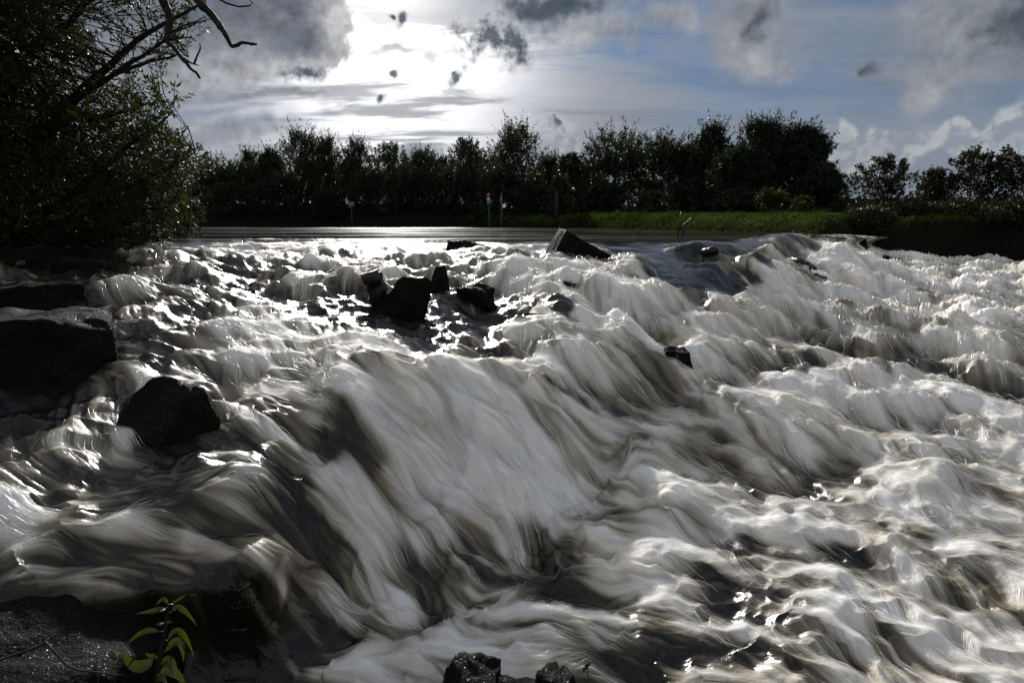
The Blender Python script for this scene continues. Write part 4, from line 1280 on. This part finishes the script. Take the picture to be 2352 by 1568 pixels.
def big_willow():
    rng = np.random.default_rng(77)
    base = at_y(-60, 560, 9.2)
    base[2] = float(ground_h(base[0], base[1])) - 0.1
    root = empty('willow_tree', tuple(base))
    tag(root, 'big dark willow filling the left side with leafy branches over the water', 'tree')
    wood, twig, crown = Geo(), Geo(), Geo()
    loc = lambda P: np.asarray(P, float) - base
    B = (float(-60), 585.0, 9.2)
    limbs = [
        ([B, (-20, 330, 9.0), (30, 150, 8.8), (60, -60, 8.6), (90, -300, 8.4)], .17, .04),
        ([B, (60, 420, 8.9), (110, 300, 8.6), (190, 205, 8.3), (320, 85, 8.0), (475, 5, 7.8)], .11, .010),
        ([(110, 300, 8.6), (230, 190, 8.3), (330, 120, 8.1), (470, 45, 7.9)], .045, .006),
        ([B, (120, 470, 8.7), (220, 400, 8.3), (300, 330, 8.0), (392, 262, 7.7)], .09, .006),
        ([B, (160, 500, 8.6), (280, 440, 8.1), (360, 400, 7.8), (445, 352, 7.6)], .09, .006),
        ([B, (180, 540, 8.5), (300, 500, 8.0), (380, 470, 7.7), (420, 430, 7.5)], .08, .006),
        ([B, (150, 560, 8.4), (260, 540, 7.9), (350, 545, 7.5), (432, 530, 7.2)], .07, .006),
        ([B, (120, 590, 8.3), (210, 575, 7.8), (290, 570, 7.5), (345, 550, 7.2)], .06, .006),
        ([(30, 150, 8.8), (140, 60, 8.5), (230, -20, 8.2), (330, -110, 8.0)], .06, .01),
        ([(30, 150, 8.8), (-80, 40, 8.8), (-190, -80, 8.8)], .06, .02),
        ([B, (-160, 420, 9.2), (-280, 250, 9.0), (-360, 60, 8.9)], .12, .03),
        ([(190, 205, 8.3), (290, 155, 8.0), (385, 132, 7.9), (432, 128, 7.8)], .03, .005),
        ([(110, 300, 8.6), (220, 270, 8.2), (330, 245, 7.9), (372, 225, 7.8)], .035, .005),
    ]
    nodes = []
    for pts, r0, r1 in limbs:
        P = np.array([at_y(*q) for q in pts])
        if pts[0] == B:
            P[0] = base + np.array([rng.uniform(-.1, .1), rng.uniform(-.1, .1), 0])
        t = np.linspace(0, 1, len(P)); tt = np.linspace(0, 1, 5 * len(P))
        Q = np.stack([np.interp(tt, t, P[:, c]) for c in range(3)], -1)
        for _ in range(3):
            Q[1:-1] = 0.5 * Q[1:-1] + 0.25 * (Q[:-2] + Q[2:])
        Q += np.stack([vnoise(tt * 9, tt * 0 + k, int(r0 * 1000) + k) for k in range(3)], -1) * 0.03
        wood.tube(loc(Q), np.linspace(r0, r1, len(Q)), 8)
        nodes.append(Q[2:])
    nodes = np.concatenate(nodes)
    # crown outline read off the photograph; the upper right is thin, the rest dense
    outline = [(-520, -330), (300, -330), (430, -40), (470, 30), (430, 110), (372, 160), (365, 215), (402, 250), (352, 300), (400, 345), (450, 360), (462, 385), (405, 420), (425, 460), (410, 500),
               (438, 532), (340, 552), (250, 590), (60, 590), (-520, 600)]
    n = 5000
    uu = rng.uniform(-420, 470, n * 4); vv = rng.uniform(-260, 595, n * 4)
    ok = inside_poly(outline, uu, vv)
    thin = (sstep(uu, 60, 230) * sstep(-vv, -310, -180))
    keep = ok & (rng.random(n * 4) > thin * 0.86)
    uu, vv = uu[keep][:n], vv[keep][:n]
    Yd = rng.uniform(7.3, 9.9, len(uu)) - 0.5 * sstep(uu, 200, 450)
    T = at_y(uu, vv, Yd)
    T[:, 2] = np.maximum(T[:, 2], -0.40)
    # each twig grows from the nearest limb towards its place in the crown
    d2 = ((T[:, None] - nodes[None]) ** 2).sum(-1) + np.maximum(0, nodes[None, :, 2] - T[:, None, 2]) * 0.5
    S = nodes[d2.argmin(1)]
    D = T - S
    L = np.linalg.norm(D, axis=1)
    f = np.minimum(1.0, 0.75 / (L + 1e-6))
    S2 = T - D * f[:, None]
    D = T - S2
    dn = D / (np.linalg.norm(D, axis=1, keepdims=True) + 1e-9)
    tipdir = dn * 0.7 + np.array([0.30, -0.1, 0.45]) + rng.normal(size=T.shape) * 0.35
    tipdir /= np.linalg.norm(tipdir, axis=1, keepdims=True)
    tl = rng.uniform(0.16, 0.46, len(T))
    for q in range(len(T)):
        a, b = S2[q], T[q]
        m = (a + b) / 2 + rng.normal(size=3) * 0.04
        twig.tube(loc([a, m, b, b + tipdir[q] * tl[q]]), [0.008, 0.006, 0.004, 0.0015], 3)
    shoots(crown, loc(T), tipdir, tl, 15, 0.075, 0.021, rng, 0.020)
    shoots(crown, loc((S2 + T) / 2), D + tipdir * 0.3, np.linalg.norm(D, axis=1) * 0.5, 6, 0.07, 0.021, rng, 0.03)
    link('trunk', wood.mesh('trunk', M['bark']), root)
    link('twigs', twig.mesh('twigs', M['bark']), root)
    link('crown', crown.mesh('crown', M['leaf_willow'], False), root)
    # bare branches hanging into the sky
    bare = [
        [(90, -300, 8.4), (250, -160, 7.6), (352, -60, 7.1), (375, 0, 7.0), (391, 37, 7.0), (381, 94, 7.0), (416, 131, 6.95), (440, 158, 6.9), (462, 179, 6.9)],
        [(90, -300, 8.4), (260, -230, 7.4), (400, -90, 7.0), (450, 0, 6.9), (480, 27, 6.9), (497, 49, 6.9), (515, 80, 6.85), (533, 107, 6.85), (561, 98, 6.8), (588, 102, 6.8)],
    ]
    for k, pts in enumerate(bare):
        g = Geo()
        P = np.array([at_y(*q) for q in pts])
        t = np.linspace(0, 1, len(P)); tt = np.linspace(0, 1, 6 * len(P))
        Q = np.stack([np.interp(tt, t, P[:, c]) for c in range(3)], -1)
        Q[1:-1] = 0.6 * Q[1:-1] + 0.2 * (Q[:-2] + Q[2:])
        Q += np.stack([vnoise(tt * 25, tt * 0, 80 + k * 3 + c) for c in range(3)], -1) * 0.012
        g.tube(loc(Q), np.linspace(0.055, 0.011, len(Q)) * (1 + 0.2 * vnoise(tt * 40, tt, 5)), 7)
        side = ([[(383, 94, 7.0), (405, 88, 7.0), (440, 86, 7.0), (450, 96, 7.0)], [(416, 131, 6.95), (440, 146, 6.9), (457, 151, 6.9)], [(446, 146, 6.9), (452, 130, 6.9), (460, 112, 6.9), (459, 100, 6.9)],
                 [(385, 80, 7.0), (420, 60, 7.0), (450, 50, 7.0), (468, 40, 7.0)]],
                [[(450, 0, 6.9), (462, 12, 6.9), (475, 9, 6.9)], [(497, 49, 6.9), (503, 47, 6.88)], [(400, -90, 7.0), (500, -3, 6.9), (520, 8, 6.9), (548, 16, 6.85), (573, 14, 6.85), (581, 8, 6.85), (570, -6, 6.85)]])[k]
        for sp in side:
            SP = np.array([at_y(*q) for q in sp])
            g.tube(loc(SP), np.linspace(0.012, 0.005, len(SP)), 5)
        link('branch', g.mesh('branch', M['bark']), root)['label'] = ('bare crooked branch hanging lowest into the sky', 'bare angular branch with a bent tip reaching furthest right')[k]


big_willow()

# low bushes and trunks on the left bank behind the willow keep it closed to the sky
for k, (lb, u, vt, w, Y) in enumerate((('dark bush under the willow at the water edge on the left', 250, 440, 240, 11.5),
                                       ('dark bush on the left bank deep behind the willow', 60, 330, 320, 12.5),
                                       ('thin bush between the willow and the far trees', 405, 440, 80, 17.0))):
    tree('riverside_bush', lb, u, vt, w, Y, 'dense' if k < 2 else 'shrub', 500 + k, 'leaf_bush', 'bushes on the left bank', 1.2 if k < 2 else 0.35, stems=8, cat='bush', leaf=(0.09, 0.04))


# ------------------------------------------------------------------ grass on the bank
def grass():
    rng = np.random.default_rng(5)
    n = 160000
    X = rng.uniform(-6, 17, n); Y = rng.uniform(18, 66, n)
    sd = channel_sd(X, Y)
    ok = (sd > 0.15) & (sd < 7.5) & (Y > 17.5)
    X, Y, sd = X[ok], Y[ok], sd[ok]
    keep = rng.random(len(X)) < np.clip(0.35 + 0.5 * vnoise(X * 1.1, Y * 1.1, 3) + 0.3 * (sd < 2), 0.12, 1)
    X, Y, sd = X[keep][:30000], Y[keep][:30000], sd[keep][:30000]
    Z = ground_h(X, Y)
    P = np.stack([X, Y, Z - 0.02], -1)
    D = UP + rng.normal(size=P.shape) * 0.35
    g = Geo()
    tall = np.clip(0.09 + 0.09 * vnoise(X * 0.8, Y * 0.8, 8) + 0.09 * (sd < 1.4), 0.04, 0.25) * np.clip(Y / 40.0, 0.6, 1.2)
    g.leaves(P, D, tall * rng.uniform(0.6, 1.3, len(X)), 0.05 + 0.03 * rng.random(len(X)), rng, 0.2)
    tag(link('bank_grass', g.mesh('bank_grass', M['grass'], False)), 'rough green grass growing on the far bank', 'grass', None, 'stuff')


grass()


# ------------------------------------------------------------------ signs and post
def box(geo, c, s, rz=0.0):
    x, y, z = np.array(s) / 2.0
    V = np.array([(-x, -y, -z), (x, -y, -z), (x, y, -z), (-x, y, -z), (-x, -y, z), (x, -y, z), (x, y, z), (-x, y, z)])
    ca, sa = math.cos(rz), math.sin(rz)
    V = V @ np.array([[ca, sa, 0], [-sa, ca, 0], [0, 0, 1]]) + np.array(c)
    geo.add(V, [(0, 3, 2, 1), (4, 5, 6, 7), (0, 1, 5, 4), (1, 2, 6, 5), (2, 3, 7, 6), (3, 0, 4, 7)])


def sign(name, label, u, vtop, vbot, Y, plates, cat='sign', post_mat='steel', post_r=0.05):
    x, _, zt = at_y(u, vtop, Y)
    zb = float(ground_h(x, Y)) - 0.25
    root = empty(name, (x, Y, zb))
    tag(root, label, cat)
    g = Geo()
    g.tube([(0, 0, 0), (0, 0, (zt - zb) * 0.5), (0, 0, zt - zb)], post_r, 10)
    link('post', g.mesh('post', M[post_mat]), root)
    for (nm, u0, u1, v0, v1, mat, th, rz, dy) in plates:
        a, b = at_y(u0, v0, Y), at_y(u1, v1, Y)
        g = Geo()
        box(g, ((a[0] + b[0]) / 2 - x, dy, (a[2] + b[2]) / 2 - zb), (abs(b[0] - a[0]), th, abs(a[2] - b[2])), rz)
        link(nm, g.mesh(nm, M[mat], False), root)


sign('river_sign', 'red and white sign seen edge-on above a grey box on a thin post', 1123.5, 444, 494, 58,
     [('sign_plate', 1119, 1125.5, 445, 455, 'red', 0.30, 0.0, -0.17), ('sign_plate', 1119, 1125.5, 455, 460.5, 'white', 0.30, 0.0, -0.17), ('control_box', 1119, 1129, 460.6, 471, 'greybox', 0.25, 0.0, -0.19)])
sign('river_sign', 'narrow pale board edge-on on the thin post right of the red and white sign', 1152, 444, 493, 57,
     [('sign_plate', 1149, 1152.6, 453, 473, 'greybox', 0.5, 0.0, -0.2)])
sign('notice_board', 'small square grey board on the dark far bank at left', 807, 463, 500, 68.2,
     [('sign_plate', 800, 814.5, 463.5, 478.5, 'greybox', 0.06, 0.0, -0.09)])
x, _, zt = at_y(1278.5, 440, 51.5)
zb = float(ground_h(x, 51.5)) - 0.3
g_ = Geo()
box(g_, (0, 0, (zt - zb) / 2), (0.23, 0.23, zt - zb), 0.1)
box(g_, (0, 0, zt - zb + 0.02), (0.17, 0.17, 0.05), 0.1)
o = link('timber_post', g_.mesh('timber_post', M['timber'], False))
o.location = (x, 51.5, zb)
tag(o, 'thick dark timber post on the grass bank', 'post')


# ------------------------------------------------------------------ plants at the camera's feet
def leaf_mesh(geo, pts, width, rng, cup=0.25):
    pts = np.array(pts, float)
    n = 9
    t = np.linspace(0, 1, n)
    # smooth midrib through three points
    mid = ((1 - t) ** 2)[:, None] * pts[0] + (2 * t * (1 - t))[:, None] * (2 * pts[1] - 0.5 * (pts[0] + pts[2])) + (t ** 2)[:, None] * pts[2]
    tan = np.gradient(mid, axis=0)
    tan /= np.linalg.norm(tan, axis=1, keepdims=True)
    side = np.cross(tan, np.array([0.15, -0.75, 0.65]))
    side /= np.linalg.norm(side, axis=1, keepdims=True)
    nor = np.cross(side, tan)
    w = width * 0.5 * np.sin(np.pi * t ** 0.75) ** 0.85 * (1 - 0.25 * t)
    V = []
    for s, k in ((-1, 1), (-0.5, 0.35), (0, 0), (0.5, 0.35), (1, 1)):
        V.append(mid + side * (s * w)[:, None] + nor * (cup * k * w)[:, None])
    V = np.stack(V, 1).reshape(-1, 3)
    i = np.arange(n - 1)[:, None] * 5
    j = np.arange(4)[None]
    geo.add(V, np.stack([i + j, i + j + 1, i + j + 6, i + j + 5], -1).reshape(-1, 4))


def sapling():
    rng = np.random.default_rng(9)
    q = lambda zx, zy: (230 + zx * 0.1395, 1349 + zy * 0.1395)
    Yp = 1.30
    at = lambda zx, zy, dy=0.0: at_y(*q(zx, zy), Yp + dy)
    foot = at(900, 1900)
    foot[2] = float(ground_h(foot[0], foot[1])) - 0.03
    root = empty('leafy_sapling', tuple(foot))
    tag(root, 'small green leafy plant in front of the wet rock, lower left', 'plant')
    st = np.array([foot, at(905, 1560), at(985, 1100), at(1070, 700), at(1120, 400), at(1125, 270)])
    t = np.linspace(0, 1, 6); tt = np.linspace(0, 1, 22)
    Q = np.stack([np.interp(tt, t, st[:, c]) for c in range(3)], -1) - foot
    for _ in range(3):
        Q[1:-1] = 0.5 * Q[1:-1] + 0.25 * (Q[:-2] + Q[2:])
    g = Geo()
    g.tube(Q, np.linspace(0.0055, 0.0022, 22), 8)
    link('stem', g.mesh('stem', M['bark']), root)
    L = [((1115, 290), (1270, 210), (1440, 85), 60, .03), ((1115, 280), (1040, 190), (915, 290), 80, -.03), ((1120, 320), (900, 375), (580, 432), 95, -.04), ((1130, 420), (1340, 345), (1605, 640), 110, .04),
         ((1090, 540), (1010, 590), (900, 600), 75, -.05), ((1090, 560), (1130, 560), (1200, 575), 70, -.04), ((1040, 720), (700, 735), (420, 960), 105, .04), ((1060, 890), (1330, 730), (1560, 1170), 115, .05),
         ((1010, 1090), (1300, 890), (1372, 1235), 150, -.03), ((960, 1115), (600, 1290), (315, 985), 215, -.04), ((965, 1120), (850, 1130), (735, 1075), 105, -.02), ((960, 1250), (1160, 1240), (1260, 1520), 190, -.05),
         ((920, 1440), (1200, 1380), (1420, 1640), 190, .02), ((915, 1520), (1010, 1470), (1120, 1640), 130, -.06)]
    for (a, m, b, w, dy) in L:
        g = Geo()
        A, Mi, Bt = at(*a), at(m[0], m[1], dy * 0.7), at(b[0], b[1], dy)
        A2 = A * 0.78 + Mi * 0.22
        g.tube(np.array([A, (A + A2) / 2, A2]) - foot, [0.0013, 0.0011, 0.001], 5)
        leaf_mesh(g, np.array([A2, Mi, Bt]) - foot, w * 0.1395 * px_size(400, 1450, Yp), rng)
        link('leaf', g.mesh('leaf', M['leaf_fresh']), root)


sapling()


def weed():
    rng = np.random.default_rng(12)
    Yp = 1.75
    foot = at_y(1352, 1640, Yp)
    foot[2] = float(ground_h(foot[0], foot[1])) - 0.02
    root = empty('small_weed', tuple(foot))
    tag(root, 'tiny dark weed sprig at the bottom edge right of the black rocks', 'plant')
    top = at_y(1348, 1536, Yp) - foot
    g = Geo()
    Q = curve_pts((0, 0, 0), top, 0.0, rng, 8, 0.04)
    g.tube(Q, np.linspace(0.003, 0.0012, 8), 6)
    link('stem', g.mesh('stem', M['bark']), root)
    g = Geo()
    P = np.concatenate([Q[4:][rng.integers(0, 4, 26)] + rng.normal(size=(26, 3)) * 0.004])
    g.leaves(P, rng.normal(size=(26, 3)) + UP * 0.6, 0.016, 0.009, rng)
    link('leaves', g.mesh('leaves', M['leaf_dark'], False), root)


weed()
stick('fallen_twig', 'thin reddish twig bent over the wet rock in the lower left corner',
      [at_y(-10, 1520, 1.42), at_y(98, 1480, 1.42), at_y(105, 1474, 1.42), at_y(160, 1536, 1.40), at_y(285, 1550, 1.40)], [.003, .0028, .0026, .0022, .0014], mat='bark', cat='twig')


# ------------------------------------------------------------------ loose threads of spray, added also as bright streaks of glint
def spray():
    rng = np.random.default_rng(21)
    R = RIVER
    nr, nc = R['X'].shape
    u, v = R['u'], R['v']
    want = 10000
    cu = np.where((u > -80) & (u < 2430))[0]
    cv = np.where((v > 560) & (v < 1590))[0]
    r = rng.choice(cv, want * 4); c = rng.choice(cu, want * 4)
    w = np.clip(R['foam'][r, c], 0, 1) * (0.5 + 2.0 * np.clip(R['lee'][r, c], 0, 0.5)) 
    ok = (R['foam'][r, c] > 0.42) & (rng.random(len(r)) < w) & ~((v[r] > 1290) & (u[c] < 700))
    r, c = r[ok][:want].astype(np.float64), c[ok][:want].astype(np.float64)
    n = len(r)
    dist0 = R['dist'][r.astype(int), c.astype(int)]
    L = rng.uniform(0.03, 0.15, n) * np.clip(dist0 / 3.0, 0.7, 2.2)
    ns = 5
    lift = rng.exponential(0.004, n) * np.clip(dist0 / 3.0, 0.6, 2.0) + 0.009 * np.clip(dist0 / 3.2, 0.7, 2.6)
    pts = []
    for s in range(ns):
        r = np.clip(r, 0, nr - 2); c = np.clip(c, 0, nc - 2)
        i, j = r.astype(int), c.astype(int)
        fr, fc = r - i, c - j
        bil = lambda F: (F[i, j] * (1 - fc) + F[i, j + 1] * fc) * (1 - fr) + (F[i + 1, j] * (1 - fc) + F[i + 1, j + 1] * fc) * fr
        t = s / (ns - 1)
        pts.append(np.stack([bil(R['X']), bil(R['Y']), bil(R['Z']) + lift * (0.3 + math.sin(math.pi * min(t * 1.1, 1.0)))], -1))
        st = L / (ns - 1)
        r = r + R['vj'][i, j] * st
        c = c + R['vi'][i, j] * st
    P = np.stack(pts, 1)                                        # n, ns, 3
    T = np.gradient(P, axis=1)
    T /= np.linalg.norm(T, axis=2, keepdims=True) + 1e-9
    S = np.cross(T, np.array([0.0, 0.0, 1.0]))
    S /= np.linalg.norm(S, axis=2, keepdims=True) + 1e-9
    N = np.cross(S, T)
    wid = (dist0 * 0.00022 * rng.uniform(0.5, 1.3, n))[:, None] * np.array([0.15, 0.85, 1.0, 0.75, 0.1])[None]
    ring = []
    for a in (0.5, 2.6, 4.7):
        ring.append(P + wid[..., None] * (math.cos(a) * S + math.sin(a) * N))
    V = np.stack(ring, 2).reshape(-1, 3)                        # n, ns, 3 corners
    base = (np.arange(n) * ns * 3)[:, None, None] + (np.arange(ns - 1) * 3)[None, :, None]
    k = np.arange(3)[None, None]
    k2 = (k + 1) % 3
    Q = np.stack([base + k, base + k2, base + 3 + k2, base + 3 + k], -1).reshape(-1, 4)
    m, g, out = material('water_thread')
    b = principled(g, out, (0.86, 0.85, 0.82, 1), 0.28, 0.6)
    o = link('water_spray', mesh_from('water_spray', V, Q, None, m))
    tag(o, 'fine white threads of spray and painted glint on the rushing water', 'spray', None, 'stuff')


spray()


# ------------------------------------------------------------------ thin milky veil of spray riding on the foam
def veil():
    R = RIVER

    def blur(F, k):
        for ax in (0, 1):
            c = np.cumsum(np.pad(F, [(k + 1, k) if a == ax else (0, 0) for a in (0, 1)], mode='edge'), axis=ax, dtype=np.float64)
            n = F.shape[ax]
            F = ((np.take(c, np.arange(2 * k + 1, 2 * k + 1 + n), ax) - np.take(c, np.arange(0, n), ax)) / (2 * k + 1)).astype(np.float32)
        return F
    rows = np.where((R['v'] > 552) & (R['v'] < 1600))[0][::2]
    cols = np.where((R['u'] > -62) & (R['u'] < 2414))[0][::2]
    G = np.ix_(rows, cols)
    sc_ = np.clip(R['dist'] / 3.2, 0.7, 2.6)
    Z = blur(R['Z'], 3) + 0.011 * sc_
    fo = blur(R['foam'], 4)
    n = vnoise(R['X'] * 5.5, R['Y'] * 6.5, 131) * 0.5 + vnoise(R['X'] * 14, R['Y'] * 15, 132) * 0.3
    al = np.clip((fo - 0.36) * 1.25, 0, 1) * np.clip(0.40 + 0.45 * n + 0.24 * R['lic'], 0, 0.8)
    X, Y, Z, al = R['X'][G], R['Y'][G], Z[G], al[G]
    nr, nc = X.shape
    i = np.arange(nr - 1)[:, None] * nc
    j = np.arange(nc - 1)[None]
    Q = np.stack([i + j, i + nc + j, i + nc + j + 1, i + j + 1], -1).reshape(-1, 4)
    am = al.ravel()[Q].max(1)
    Q = Q[am > 0.03]
    m, g, out = material('spray_veil')
    b = g.n('ShaderNodeBsdfPrincipled')
    b.inputs['Base Color'].default_value = (0.90, 0.885, 0.85, 1)
    b.inputs['Roughness'].default_value = 0.8
    b.inputs['Specular IOR Level'].default_value = 0.05
    tr = g.n('ShaderNodeBsdfTransparent')
    mx = g.n('ShaderNodeMixShader')
    g.put(mx.inputs[0], g.n('ShaderNodeAttribute', attribute_name='veil').outputs['Fac'])
    g.t.links.new(tr.outputs[0], mx.inputs[1])
    g.t.links.new(b.outputs[0], mx.inputs[2])
    g.t.links.new(mx.outputs[0], out.inputs[0])
    me = mesh_from('spray_veil', np.stack([X, Y, Z], -1), Q, None, m)
    a = me.attributes.new('veil', 'FLOAT', 'POINT')
    a.data.foreach_set('value', al.astype(np.float32).ravel())
    tag(link('spray_veil', me), 'soft milky veil of spray over the white water', 'spray', None, 'stuff')


veil()
